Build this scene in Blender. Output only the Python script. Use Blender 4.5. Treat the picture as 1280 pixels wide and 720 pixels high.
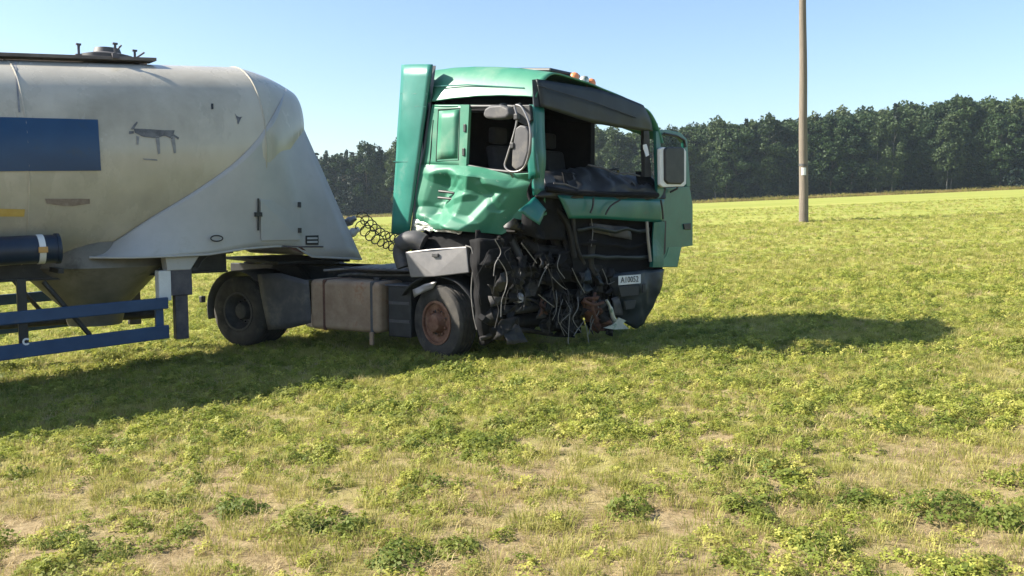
import bpy, bmesh, math, random
import numpy as np
from mathutils import Vector, Matrix, Quaternion, noise

for o in list(bpy.data.objects):
    bpy.data.objects.remove(o, do_unlink=True)
scene = bpy.context.scene
col = scene.collection
random.seed(7)
RNG = np.random.default_rng(11)
R_ = math.radians

# ------------------------------------------------------------------ camera
FPX, CAMH = 1100.0, 1.79                      # focal length in pixels of the 1280-wide photo, eye height
PITCH = math.atan((360 - 265) / FPX)
cd = bpy.data.cameras.new('camera')
cam = bpy.data.objects.new('camera', cd)
col.objects.link(cam)
cam.location = (0, 0, CAMH)
cam.rotation_euler = (math.pi / 2 - PITCH, 0, 0)
cd.sensor_width = 36
cd.sensor_fit = 'HORIZONTAL'
cd.lens = 36 * FPX / 1280
cd.clip_start = 0.05
cd.clip_end = 6000
scene.camera = cam

# ------------------------------------------------------------------ world, sun, exposure
SUN_EL, SUN_DIR = 35.0, -2.5                  # elevation; direction the light travels (0 = +X)
world = bpy.data.worlds.new('World')
scene.world = world
world.use_nodes = True
wn = world.node_tree
bg = wn.nodes['Background']
sky = wn.nodes.new('ShaderNodeTexSky')
sky.sky_type = 'NISHITA'
sky.sun_disc = False
sky.sun_elevation = R_(SUN_EL)
sky.sun_rotation = R_(270 + SUN_DIR)
sky.altitude = 150
sky.air_density = 1.0
sky.dust_density = 1.0
sky.ozone_density = 2.6
wn.links.new(sky.outputs[0], bg.inputs[0])
bg.inputs[1].default_value = 0.086
sd = bpy.data.lights.new('sun', 'SUN')
sd.energy = 5.0
sd.angle = R_(0.55)
sd.color = (1.0, 0.93, 0.81)
sun = bpy.data.objects.new('sun', sd)
col.objects.link(sun)
b, e = R_(SUN_DIR), R_(SUN_EL)
sun.rotation_euler = Vector((math.cos(b) * math.cos(e), math.sin(b) * math.cos(e), -math.sin(e))).to_track_quat('-Z', 'Y').to_euler()
sun.location = (-30, 0, 25)
vs = scene.view_settings
vs.view_transform = 'Standard'
vs.look = 'None'
vs.exposure = 1.4
vs.gamma = 1.0
vs.use_curve_mapping = False
scene.render.engine = 'CYCLES'
scene.render.film_transparent = False

# ------------------------------------------------------------------ geometry of the photograph
CAM = np.array([0, 0, CAMH])
cp, sp = math.cos(PITCH), math.sin(PITCH)
A = np.array

def on(px, py, P, n):
    r = A([(px - 640) / FPX, cp + (360 - py) / FPX * sp, -sp + (360 - py) / FPX * cp])
    return CAM + r * (np.dot(A(P) - CAM, n) / np.dot(r, n))

def gz(x, y):
    t = np.maximum(0.0, np.asarray(y, float) - 14.0)
    return 0.043 * np.asarray(x, float) - 0.085 + 2.0 * (1 - np.exp(-t * t / (t + 5.0) / 26.0))

class Frame:
    def __init__(s, o, deg):
        a = R_(deg)
        s.o = A([o[0], o[1], 0.0])
        s.h = A([math.cos(a), math.sin(a), 0.0])     # heading
        s.r = A([math.sin(a), -math.cos(a), 0.0])    # to its right
    def W(s, x, w, z):
        return s.o + s.h * x + s.r * w + A([0, 0, z])
    def side(s, px, py, w=0.0):                      # pixel -> world on the vertical plane w
        return on(px, py, s.W(0, w, 0), s.r)
    def sz(s, px, py, w=0.0):
        p = s.side(px, py, w)
        return float(np.dot(p - s.o, s.h)), float(p[2])

T = Frame((-3.24, 14.1), 40)      # trailer, origin at its kingpin
K = Frame((-4.14, 13.2), -28)     # tractor chassis, origin at right rear wheel's outer face
C = Frame((0.278, 10.9), -38)     # cab (twisted on the chassis), origin at its right front corner
UP = A([0, 0, 1.0])
C0, C1 = C.W(0, 0, 0), C.W(0.48, -2.35, 0)
dF = (C1 - C0) / np.linalg.norm(C1 - C0)
nF = A([dF[1], -dF[0], 0.0])

def FP(px, py, back=0.0):
    return on(px, py, C0 - nF * back, nF)
def SP(px, py, out=0.0):
    return C.side(px, py, out)
nD = A([0.74, -0.67, 0.0])
nD /= np.linalg.norm(nD)
def DP(px, py, fwd=0.0):
    return on(px, py, C1 + nD * fwd, nD)

# ------------------------------------------------------------------ materials
def N(nt, t, **kw):
    n = nt.nodes.new(t)
    for k, v in kw.items():
        setattr(n, k, v)
    return n

def ramp(nt, fac, stops):
    r = N(nt, 'ShaderNodeValToRGB')
    el = r.color_ramp.elements
    while len(el) < len(stops):
        el.new(0.5)
    for e_, (p, c) in zip(el, stops):
        e_.position = p
        e_.color = (*c, 1)
    nt.links.new(fac, r.inputs[0])
    return r.outputs[0]

def noise_tex(nt, scale, detail=6, rough=0.6, stretch=None, coord='Object'):
    tc = N(nt, 'ShaderNodeTexCoord')
    mp = N(nt, 'ShaderNodeMapping')
    nt.links.new(tc.outputs[coord], mp.inputs[0])
    if stretch:
        mp.inputs['Scale'].default_value = stretch
    n = N(nt, 'ShaderNodeTexNoise')
    n.inputs['Scale'].default_value = scale
    n.inputs['Detail'].default_value = detail
    n.inputs['Roughness'].default_value = rough
    nt.links.new(mp.outputs[0], n.inputs[0])
    return n.outputs[0]

def mat(name, c1, c2=None, rough=0.5, metal=0.0, scale=3.0, lo=0.35, hi=0.7, bump=0.0, bscale=40.0,
        coat=0.0, stretch=None, c3=None, scale3=1.2, lo3=0.55, hi3=0.7, rvar=0.0, spec=0.5):
    m = bpy.data.materials.new(name)
    m.use_nodes = True
    nt = m.node_tree
    p = nt.nodes['Principled BSDF']
    p.inputs['Roughness'].default_value = rough
    p.inputs['Metallic'].default_value = metal
    p.inputs['Coat Weight'].default_value = coat
    p.inputs['Coat Roughness'].default_value = 0.15
    p.inputs['Specular IOR Level'].default_value = spec
    if c2 is None:
        p.inputs['Base Color'].default_value = (*c1, 1)
    else:
        f = noise_tex(nt, scale, 8, 0.62, stretch)
        out = ramp(nt, f, [(lo, c1), (hi, c2)])
        if c3 is not None:
            f3 = noise_tex(nt, scale3, 9, 0.7)
            fac = ramp(nt, f3, [(lo3, (0, 0, 0)), (hi3, (1, 1, 1))])
            mx = N(nt, 'ShaderNodeMix', data_type='RGBA')
            nt.links.new(fac, mx.inputs[0])
            nt.links.new(out, mx.inputs[6])
            mx.inputs[7].default_value = (*c3, 1)
            out = mx.outputs[2]
        nt.links.new(out, p.inputs['Base Color'])
        if rvar:
            mr = N(nt, 'ShaderNodeMapRange')
            nt.links.new(f, mr.inputs[0])
            mr.inputs[3].default_value = max(0.05, rough - rvar)
            mr.inputs[4].default_value = min(1, rough + rvar)
            nt.links.new(mr.outputs[0], p.inputs['Roughness'])
    if bump:
        fb = noise_tex(nt, bscale, 6, 0.6)
        bn = N(nt, 'ShaderNodeBump')
        bn.inputs['Strength'].default_value = bump
        bn.inputs['Distance'].default_value = 0.02
        nt.links.new(fb, bn.inputs['Height'])
        nt.links.new(bn.outputs[0], p.inputs['Normal'])
    return m

def leaf_mat(name, ca, cb, cc=None, trans=0.45, rough=0.6, scale=0.6, world_scale=None):
    m = bpy.data.materials.new(name)
    m.use_nodes = True
    nt = m.node_tree
    p = nt.nodes['Principled BSDF']
    oi = N(nt, 'ShaderNodeObjectInfo')
    f = noise_tex(nt, scale, 3, 0.6)
    ad = N(nt, 'ShaderNodeMath', operation='ADD')
    nt.links.new(f, ad.inputs[0])
    mu = N(nt, 'ShaderNodeMath', operation='MULTIPLY_ADD')
    nt.links.new(oi.outputs['Random'], mu.inputs[0])
    mu.inputs[1].default_value = 0.7
    mu.inputs[2].default_value = -0.35
    nt.links.new(mu.outputs[0], ad.inputs[1])
    stops = [(0.25, ca), (0.7, cb)] if cc is None else [(0.15, ca), (0.5, cb), (0.85, cc)]
    c = ramp(nt, ad.outputs[0], stops)
    nt.links.new(c, p.inputs['Base Color'])
    p.inputs['Roughness'].default_value = rough
    p.inputs['Specular IOR Level'].default_value = 0.25
    tr = N(nt, 'ShaderNodeBsdfTranslucent')
    nt.links.new(c, tr.inputs[0])
    mx = N(nt, 'ShaderNodeMixShader')
    mx.inputs[0].default_value = trans
    out = nt.nodes['Material Output']
    nt.links.new(p.outputs[0], mx.inputs[1])
    nt.links.new(tr.outputs[0], mx.inputs[2])
    nt.links.new(mx.outputs[0], out.inputs[0])
    return m

M = {}
M['green'] = mat('green_cab_paint', (0.032, 0.185, 0.113), (0.055, 0.235, 0.147), rough=0.52, coat=0.03, scale=2.2, c3=(0.16, 0.27, 0.19), scale3=1.9, lo3=0.5, hi3=0.8, bump=0.05, bscale=9, rvar=0.12)
M['green_scuffed'] = mat('scuffed_green_door_paint', (0.03, 0.165, 0.10), (0.055, 0.22, 0.138), rough=0.5, scale=2.2, c3=(0.26, 0.35, 0.28), scale3=11, lo3=0.64, hi3=0.68, rvar=0.10)
M['green_fairing'] = mat('teal_green_fairing_plastic', (0.012, 0.15, 0.115), (0.03, 0.20, 0.155), rough=0.4, coat=0.2, scale=2.5, c3=(0.12, 0.24, 0.2), scale3=3, lo3=0.6, hi3=0.8)
M['green_dark'] = mat('shaded_green_cab_paint', (0.006, 0.105, 0.085), (0.012, 0.14, 0.11), rough=0.4, coat=0.2, scale=3, c3=(0.05, 0.09, 0.075), scale3=4, lo3=0.55, hi3=0.75, bump=0.05, bscale=12)  # the cab green again, with the front's shade put into the colour
M['tank'] = mat('dusty_cream_tank_paint', (0.44, 0.40, 0.315), (0.54, 0.50, 0.405), rough=0.27, coat=0.1, scale=1.6, stretch=(1, 1, 0.35), c3=(0.31, 0.285, 0.22), scale3=0.7, lo3=0.45, hi3=0.75, bump=0.03, bscale=5, rvar=0.10)
M['hopper'] = mat('dirty_hopper_paint', (0.14, 0.13, 0.105), (0.24, 0.225, 0.185), rough=0.5, scale=2.5, c3=(0.10, 0.09, 0.07), scale3=3)
M['skirt'] = mat('pale_grey_skirt_paint', (0.38, 0.38, 0.37), (0.46, 0.455, 0.44), rough=0.4, scale=2.0, c3=(0.30, 0.285, 0.25), scale3=2.0, lo3=0.58, hi3=0.8)
M['blue'] = mat('blue_sign_panel', (0.006, 0.042, 0.115), (0.010, 0.055, 0.14), rough=0.4, scale=2.5, c3=(0.02, 0.045, 0.085), scale3=3)
M['blue_rail'] = mat('blue_guard_paint', (0.016, 0.050, 0.125), (0.03, 0.075, 0.165), rough=0.55, scale=4, c3=(0.09, 0.095, 0.10), scale3=5, lo3=0.58, hi3=0.75)
M['navy'] = mat('navy_tube_plastic', (0.008, 0.018, 0.04), (0.015, 0.03, 0.06), rough=0.45, scale=4)
M['rubber'] = mat('dusty_tyre_rubber', (0.018, 0.017, 0.016), (0.06, 0.054, 0.046), rough=0.85, scale=5, c3=(0.11, 0.095, 0.07), scale3=6, lo3=0.56, hi3=0.8, bump=0.2, bscale=30)
M['rust_rim'] = mat('rusty_rim_steel', (0.10, 0.036, 0.018), (0.27, 0.15, 0.095), rough=0.8, scale=7, c3=(0.045, 0.03, 0.025), scale3=6, bump=0.3)
M['dark_rim'] = mat('dirty_dark_rim', (0.03, 0.03, 0.032), (0.075, 0.07, 0.065), rough=0.7, scale=7, bump=0.2)
M['rust'] = mat('brown_rust', (0.06, 0.024, 0.016), (0.16, 0.075, 0.045), rough=0.85, scale=9, c3=(0.04, 0.025, 0.02), scale3=8, bump=0.4)
M['black'] = mat('black_plastic', (0.012, 0.013, 0.014), (0.032, 0.032, 0.033), rough=0.55, scale=6, c3=(0.07, 0.064, 0.055), scale3=7, lo3=0.6, hi3=0.8)
M['grease'] = mat('oily_black_metal', (0.008, 0.008, 0.008), (0.020, 0.018, 0.016), rough=0.7, spec=0.3, scale=7, c3=(0.05, 0.038, 0.028), scale3=9, lo3=0.58, hi3=0.75, bump=0.3)
M['iron'] = mat('dirty_cast_iron', (0.016, 0.016, 0.017), (0.05, 0.046, 0.043), rough=0.7, metal=0.2, scale=8, c3=(0.07, 0.04, 0.026), scale3=9, lo3=0.6, hi3=0.75, bump=0.35)
M['mudguard'] = mat('grey_mudguard_plastic', (0.045, 0.045, 0.05), (0.085, 0.082, 0.082), rough=0.6, scale=4, c3=(0.15, 0.135, 0.11), scale3=4, lo3=0.55, hi3=0.8)
M['visor'] = mat('smoked_visor_plastic', (0.007, 0.012, 0.015), (0.017, 0.025, 0.029), rough=0.5, scale=3, c3=(0.04, 0.048, 0.05), scale3=4, lo3=0.6, hi3=0.85)
M['fueltank'] = mat('grimy_fuel_tank_metal', (0.23, 0.15, 0.095), (0.36, 0.265, 0.175), rough=0.75, scale=3.5, c3=(0.25, 0.10, 0.045), scale3=3.2, lo3=0.55, hi3=0.7, bump=0.25, bscale=12)
M['alu'] = mat('dull_aluminium', (0.22, 0.215, 0.22), (0.32, 0.305, 0.295), rough=0.45, metal=0.55, scale=4, c3=(0.22, 0.19, 0.17), scale3=5, lo3=0.6, hi3=0.8)
M['bare'] = mat('torn_bare_metal', (0.42, 0.43, 0.40), (0.62, 0.62, 0.56), rough=0.4, metal=0.5, scale=9, c3=(0.14, 0.24, 0.18), scale3=8, lo3=0.52, hi3=0.6)
M['chrome'] = mat('worn_chrome', (0.5, 0.5, 0.5), (0.62, 0.62, 0.62), rough=0.25, metal=0.9, scale=6)
M['white'] = mat('white_paint', (0.66, 0.66, 0.64), (0.78, 0.78, 0.76), rough=0.5, scale=5, c3=(0.5, 0.47, 0.4), scale3=6, lo3=0.6, hi3=0.8)
M['plate'] = mat('white_number_plate', (0.55, 0.56, 0.56), (0.68, 0.69, 0.69), rough=0.45, scale=10)
M['ink'] = mat('black_lettering', (0.02, 0.02, 0.02), rough=0.6)
M['orange'] = mat('orange_beacon_plastic', (0.75, 0.19, 0.06), (0.85, 0.30, 0.12), rough=0.35, scale=6)
M['amber'] = mat('amber_clip', (0.5, 0.28, 0.08), rough=0.5)
M['yellow'] = mat('faded_yellow_paint', (0.50, 0.33, 0.07), (0.58, 0.42, 0.12), rough=0.6, scale=9)
M['brownmark'] = mat('brown_scraped_mark', (0.20, 0.15, 0.12), (0.33, 0.28, 0.23), rough=0.8, scale=14)
M['deer'] = mat('grey_faded_decal', (0.09, 0.09, 0.095), (0.19, 0.19, 0.195), rough=0.7, scale=7, lo=0.4, hi=0.65)
M['deer_pale'] = mat('pale_faded_decal', (0.20, 0.20, 0.205), (0.30, 0.30, 0.30), rough=0.7, scale=7, lo=0.4, hi=0.65)
M['leg'] = mat('grey_landing_gear_steel', (0.06, 0.055, 0.07), (0.13, 0.12, 0.125), rough=0.6, metal=0.2, scale=6, bump=0.15)
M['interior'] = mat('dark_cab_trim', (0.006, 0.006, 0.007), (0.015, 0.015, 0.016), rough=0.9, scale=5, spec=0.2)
M['seat'] = mat('dark_grey_seat_fabric', (0.012, 0.012, 0.015), (0.024, 0.024, 0.027), rough=0.95, scale=9)
M['wire'] = mat('dirty_pale_wire', (0.13, 0.125, 0.115), (0.26, 0.25, 0.235), rough=0.6, scale=9)
M['wire_dark'] = mat('black_cable', (0.012, 0.012, 0.012), (0.04, 0.038, 0.035), rough=0.6, scale=9)
M['walkway'] = mat('grey_brown_walkway_steel', (0.10, 0.085, 0.075), (0.19, 0.16, 0.14), rough=0.7, scale=5)
M['pole'] = mat('weathered_pole_wood', (0.13, 0.108, 0.085), (0.215, 0.18, 0.145), rough=0.9, scale=6, stretch=(6, 6, 0.25), c3=(0.15, 0.12, 0.10), scale3=3, lo3=0.55, hi3=0.7, bump=0.4, bscale=20)
M['bark'] = mat('dark_bark', (0.05, 0.042, 0.034), (0.12, 0.10, 0.08), rough=0.95, scale=4)
M['birch'] = mat('pale_birch_bark', (0.12, 0.12, 0.105), (0.24, 0.235, 0.215), rough=0.9, scale=3, c3=(0.05, 0.045, 0.04), scale3=4, lo3=0.6, hi3=0.66)
M['leaf_mid'] = leaf_mat('broadleaf_foliage', (0.018, 0.038, 0.013), (0.034, 0.062, 0.020), (0.058, 0.088, 0.028), trans=0.25, scale=0.35)
M['leaf_pale'] = leaf_mat('pale_birch_foliage', (0.032, 0.056, 0.020), (0.056, 0.084, 0.030), (0.082, 0.108, 0.040), trans=0.28, scale=0.35)
M['leaf_dark'] = leaf_mat('dark_conifer_foliage', (0.007, 0.018, 0.010), (0.013, 0.028, 0.014), (0.022, 0.040, 0.018), trans=0.15, scale=0.35)
M['clover'] = leaf_mat('clover_leaf', (0.20, 0.245, 0.043), (0.345, 0.375, 0.068), (0.52, 0.495, 0.13), trans=0.45, scale=3)
M['clover_deep'] = leaf_mat('deep_green_weed_leaf', (0.14, 0.185, 0.035), (0.215, 0.255, 0.05), (0.31, 0.325, 0.08), trans=0.45, scale=3)
M['straw'] = leaf_mat('dry_straw_blade', (0.34, 0.255, 0.12), (0.47, 0.37, 0.18), (0.60, 0.49, 0.27), trans=0.3, scale=3)
M['blade'] = leaf_mat('yellow_green_blade', (0.26, 0.27, 0.06), (0.385, 0.37, 0.10), (0.51, 0.46, 0.165), trans=0.45, scale=3)

g = bpy.data.materials.new('tinted_glass')
g.use_nodes = True
p_ = g.node_tree.nodes['Principled BSDF']
p_.inputs['Base Color'].default_value = (0.75, 0.85, 0.8, 1)
p_.inputs['Transmission Weight'].default_value = 1
p_.inputs['Roughness'].default_value = 0.02
p_.inputs['IOR'].default_value = 1.02
M['glass'] = g

# ------------------------------------------------------------------ mesh helpers
class MB:
    def __init__(s):
        s.v, s.f = [], []
    def add(s, vs_, fs):
        n = len(s.v)
        s.v += [tuple(float(k) for k in q) for q in vs_]
        s.f += [tuple(n + i for i in f) for f in fs]
        return s
    def obox(s, c, ax, ay, az):                # half-axis vectors
        c, ax, ay, az = A(c), A(ax), A(ay), A(az)
        vs_ = [c + i * ax + j * ay + k * az for i in (-1, 1) for j in (-1, 1) for k in (-1, 1)]
        return s.add(vs_, [(0, 1, 3, 2), (4, 6, 7, 5), (0, 4, 5, 1), (2, 3, 7, 6), (0, 2, 6, 4), (1, 5, 7, 3)])
    def fbox(s, fr, s0, s1, w0, w1, z0, z1):   # box aligned to a frame
        return s.obox(fr.W((s0 + s1) / 2, (w0 + w1) / 2, (z0 + z1) / 2), fr.h * (s1 - s0) / 2, fr.r * (w1 - w0) / 2, UP * (z1 - z0) / 2)
    def prism(s, poly, vec):
        n = len(poly)
        poly = [A(q) for q in poly]
        vs_ = poly + [q + A(vec) for q in poly]
        return s.add(vs_, [tuple(range(n))[::-1], tuple(range(n, 2 * n))] + [(i, (i + 1) % n, n + (i + 1) % n, n + i) for i in range(n)])
    def tube(s, pts, r, n=8):
        pts = [A(q) for q in pts]
        rs = r if hasattr(r, '__len__') else [r] * len(pts)
        vs_, fs = [], []
        prev = None
        for i, q in enumerate(pts):
            d = pts[min(i + 1, len(pts) - 1)] - pts[max(i - 1, 0)]
            d = d / (np.linalg.norm(d) + 1e-9)
            ref = prev if prev is not None else (A([0, 0, 1.0]) if abs(d[2]) < 0.9 else A([1.0, 0, 0]))
            u = ref - d * np.dot(ref, d)
            u /= np.linalg.norm(u) + 1e-9
            prev = u
            w = np.cross(d, u)
            vs_ += [q + rs[i] * (math.cos(2 * math.pi * k / n) * u + math.sin(2 * math.pi * k / n) * w) for k in range(n)]
        for i in range(len(pts) - 1):
            fs += [(i * n + k, i * n + (k + 1) % n, (i + 1) * n + (k + 1) % n, (i + 1) * n + k) for k in range(n)]
        fs += [tuple(range(n))[::-1], tuple((len(pts) - 1) * n + k for k in range(n))]
        return s.add(vs_, fs)
    def lathe(s, o, axis, prof, n=32, a0=0.0, a1=2 * math.pi, ref=UP):
        axis = A(axis) / np.linalg.norm(axis)
        u = A(ref) - axis * np.dot(ref, axis)
        u /= np.linalg.norm(u)
        w = np.cross(axis, u)
        full = abs(a1 - a0 - 2 * math.pi) < 1e-6
        m = n if full else n + 1
        vs_, fs = [], []
        for k in range(m):
            a = a0 + (a1 - a0) * k / n
            rd = math.cos(a) * u + math.sin(a) * w
            vs_ += [A(o) + axis * d + rd * r for d, r in prof]
        L = len(prof)
        for k in range(n):
            k2 = (k + 1) % m
            fs += [(k * L + i, k * L + i + 1, k2 * L + i + 1, k2 * L + i) for i in range(L - 1)]
        return s.add(vs_, fs)
    def patch(s, top, bot, nu, nv, disp=None):  # ruled sheet between two polylines of 3D points
        def res(pl, n):
            pl = A(pl)
            d = np.concatenate([[0], np.cumsum(np.linalg.norm(np.diff(pl, axis=0), axis=1))])
            d = d / d[-1]
            t = np.linspace(0, 1, n + 1)
            return np.stack([np.interp(t, d, pl[:, k]) for k in range(3)], 1)
        a, b_ = res(top, nu), res(bot, nu)
        vs_ = []
        for i in range(nu + 1):
            for j in range(nv + 1):
                q = a[i] * (1 - j / nv) + b_[i] * (j / nv)
                if disp is not None:
                    q = q + disp(i / nu, j / nv, q)
                vs_.append(q)
        return s.add(vs_, [(i * (nv + 1) + j, i * (nv + 1) + j + 1, (i + 1) * (nv + 1) + j + 1, (i + 1) * (nv + 1) + j) for i in range(nu) for j in range(nv)])
    def build(s, name, m, parent=None, smooth=None, bevel=0.0, solid=0.0, fixn=True, segs=2):
        v = A(s.v)
        o0 = (v.min(0) + v.max(0)) / 2
        me = bpy.data.meshes.new(name)
        me.from_pydata([tuple(q) for q in v - o0], [], s.f)
        if fixn:
            bm = bmesh.new()
            bm.from_mesh(me)
            bmesh.ops.recalc_face_normals(bm, faces=bm.faces)
            bm.to_mesh(me)
            bm.free()
        if smooth:
            me.shade_smooth()
            me.set_sharp_from_angle(angle=R_(smooth))
        me.materials.append(M[m] if isinstance(m, str) else m)
        ob = bpy.data.objects.new(name, me)
        col.objects.link(ob)
        base = A([0, 0, 0.0])
        q = parent
        while q is not None:
            base = base + A(q.location)
            q = q.parent
        ob.location = tuple(o0 - base)
        ob.parent = parent
        if solid:
            md = ob.modifiers.new('thickness', 'SOLIDIFY')
            md.thickness = solid
            md.offset = 0
        if bevel:
            md = ob.modifiers.new('soft_edges', 'BEVEL')
            md.width = bevel
            md.segments = segs
            md.limit_method = 'ANGLE'
        return ob

def tag(o, label=None, cat=None, group=None, kind=None):
    for k, v_ in (('label', label), ('category', cat), ('group', group), ('kind', kind)):
        if v_:
            o[k] = v_
    return o

def empty(name, loc, label, cat, group=None):
    o = bpy.data.objects.new(name, None)
    o.empty_display_size = 0.3
    col.objects.link(o)
    o.location = tuple(float(k) for k in loc)
    return tag(o, label, cat, group)

def curve(pts, n=10):                           # Catmull-Rom through points
    pts = [A(q, ) for q in pts]
    P_ = [2 * pts[0] - pts[1]] + pts + [2 * pts[-1] - pts[-2]]
    out = []
    for i in range(1, len(P_) - 2):
        for k in range(n):
            t = k / n
            a, b_, c, d = P_[i - 1], P_[i], P_[i + 1], P_[i + 2]
            out.append(0.5 * (2 * b_ + (c - a) * t + (2 * a - 5 * b_ + 4 * c - d) * t * t + (3 * b_ - a - 3 * c + d) * t ** 3))
    out.append(pts[-1])
    return out

def text_mesh(body, size, origin, xdir, ydir, m, parent, name='lettering', off=0.003, extrude=0.0015):
    cu = bpy.data.curves.new(name, 'FONT')
    cu.body = body
    cu.size = size
    cu.extrude = extrude
    cu.resolution_u = 2
    to = bpy.data.objects.new(name + '_tmp', cu)
    col.objects.link(to)
    bpy.context.view_layer.update()
    dg = bpy.context.evaluated_depsgraph_get()
    me = bpy.data.meshes.new_from_object(to.evaluated_get(dg))
    X, Y = A(xdir), A(ydir)
    Z = np.cross(X, Y)
    mb = MB()
    mb.add([A(origin) + X * q.co.x + Y * q.co.y + Z * (q.co.z + off) for q in me.vertices], [tuple(f.vertices) for f in me.polygons])
    bpy.data.objects.remove(to, do_unlink=True)
    bpy.data.curves.remove(cu)
    return mb.build(name, m, parent, fixn=False)

# ------------------------------------------------------------------ ground
def graded(lo, hi, c, fine, growth):
    out = [c]
    st, x = fine, c
    while x < hi:
        x += st
        out.append(x)
        st *= growth
    st, x = fine, c
    while x > lo:
        x -= st
        out.append(x)
        st *= growth
    return np.array(sorted(out))

def vnoise(x, y, s, seed=0.0):
    return noise.noise(Vector((x * s + seed, y * s - seed, seed * 1.7)))

xs = graded(-550, 690, 0.0, 0.22, 1.028)
ys = graded(-70, 900, 8.0, 0.22, 1.028)
gx, gy = np.meshgrid(xs, ys, indexing='ij')
gxx = np.clip(gx, -300, 330)
gzz = gz(gxx, gy)
mic = np.array([[0.035 * vnoise(x, y, 1.3) + 0.02 * vnoise(x, y, 4.0, 5) if abs(x) < 40 and y < 60 else 0 for y in ys] for x in xs])
gzz = gzz + mic
nx, ny = len(xs), len(ys)
vv = np.stack([gx.ravel(), gy.ravel(), gzz.ravel()], 1)
ii = np.arange(nx - 1)[:, None] * ny + np.arange(ny - 1)[None, :]
ff = np.stack([ii, ii + ny, ii + ny + 1, ii + 1], -1).reshape(-1, 4)
me = bpy.data.meshes.new('field_ground')
me.from_pydata(vv.tolist(), [], ff.tolist())
at = me.attributes.new('cover', 'FLOAT', 'POINT')
at.data.foreach_set('value', np.clip((gy.ravel() - 5) / 22, 0, 1).astype(np.float32))
me.shade_smooth()
gm = bpy.data.materials.new('field_soil_and_clover')
gm.use_nodes = True
nt = gm.node_tree
pb = nt.nodes['Principled BSDF']
pb.inputs['Roughness'].default_value = 0.95
pb.inputs['Specular IOR Level'].default_value = 0.1
n1 = noise_tex(nt, 0.9, 10, 0.7)
n2 = noise_tex(nt, 9.0, 8, 0.75)
soil = ramp(nt, n2, [(0.3, (0.14, 0.10, 0.05)), (0.5, (0.29, 0.22, 0.12)), (0.72, (0.44, 0.34, 0.205))])
n3 = noise_tex(nt, 0.30, 6, 0.6, stretch=(0.12, 1.0, 1))
veg = ramp(nt, n3, [(0.3, (0.225, 0.255, 0.056)), (0.5, (0.27, 0.29, 0.066)), (0.7, (0.34, 0.335, 0.09))])
av = N(nt, 'ShaderNodeAttribute', attribute_name='cover')
mth = N(nt, 'ShaderNodeMath', operation='MULTIPLY_ADD')
nt.links.new(av.outputs['Fac'], mth.inputs[0])
mth.inputs[1].default_value = 0.75
nt.links.new(n1, mth.inputs[2])
fac = ramp(nt, mth.outputs[0], [(0.5, (0, 0, 0)), (0.85, (1, 1, 1))])
mx = N(nt, 'ShaderNodeMix', data_type='RGBA')
nt.links.new(fac, mx.inputs[0])
nt.links.new(soil, mx.inputs[6])
nt.links.new(veg, mx.inputs[7])
nt.links.new(mx.outputs[2], pb.inputs['Base Color'])
bn = N(nt, 'ShaderNodeBump')
bn.inputs['Strength'].default_value = 0.7
bn.inputs['Distance'].default_value = 0.05
nt.links.new(n2, bn.inputs['Height'])
nt.links.new(bn.outputs[0], pb.inputs['Normal'])
me.materials.append(gm)
ground = bpy.data.objects.new('field_ground', me)
col.objects.link(ground)
tag(ground, 'dry sandy field sown with low yellow-green clover', 'field', kind='structure')

# ------------------------------------------------------------------ silo trailer
tr_z = float(gz(*T.W(-2.5, 0, 0)[:2]))
trailer = empty('silo_trailer', T.W(-2.5, 0, tr_z), 'dusty cream silo tank trailer with blue panel, jackknifed behind the wrecked green truck', 'trailer')
S_SEAM, S_END, S_REAR, RAD = -1.25, -0.36, -10.3, 1.22
def ztop(s):
    if s <= S_SEAM:
        return 3.925 + 0.075 * (s - S_SEAM)
    t = (s - S_SEAM) / (S_END - S_SEAM)
    return 3.925 - 0.10 * t - 0.16 * t * t
LOWER = 1.23                       # the lower half of the section hangs deeper than a circle
def trad(s):
    if s <= S_SEAM:
        return RAD
    t = (s - S_SEAM) / (S_END - S_SEAM)
    return RAD - 0.62 * t ** 1.5
stations = [S_REAR - 0.28, S_REAR - 0.22, S_REAR - 0.1, S_REAR] + list(np.linspace(S_REAR + 0.3, S_SEAM - 0.05, 22)) + [S_SEAM] + list(np.linspace(S_SEAM + 0.06, S_END, 12)) + [S_END + 0.05, S_END + 0.08]
NA = 64
vs_, fs = [], []
for s_ in stations:
    r = trad(min(max(s_, S_REAR), S_END))
    zc = ztop(min(s_, S_END)) - r
    k = 1.0
    if s_ < S_REAR:
        k = math.sqrt(max(0.0, 1 - ((S_REAR - s_) / 0.285) ** 2))
    if s_ > S_END:
        k = 1 - ((s_ - S_END) / 0.1) ** 2 * 0.9
    for a in range(NA):
        th = 2 * math.pi * a / NA
        vs_.append(T.W(s_, r * k * math.cos(th), zc + r * k * math.sin(th) * (LOWER if math.sin(th) < 0 else 1.0)))
L = len(stations)
fs = [(i * NA + a, i * NA + (a + 1) % NA, (i + 1) * NA + (a + 1) % NA, (i + 1) * NA + a) for i in range(L - 1) for a in range(NA)]
fs += [tuple(range(NA)), tuple((L - 1) * NA + a for a in range(NA))]
mb = MB()
mb.add(vs_, fs)
tank = mb.build('tank', 'tank', trailer, smooth=50)
for s_ in (-7.2, -4.22, S_SEAM):
    mb = MB()
    r = trad(s_)
    mb.tube([T.W(s_, (r + 0.002) * math.cos(t), ztop(s_) - r + (r + 0.002) * math.sin(t) * (LOWER if math.sin(t) < 0 else 1.0)) for t in np.linspace(0, 2 * math.pi, 65)], 0.010, 6)
    mb.build('weld_seam', 'tank', tank, smooth=60)

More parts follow.
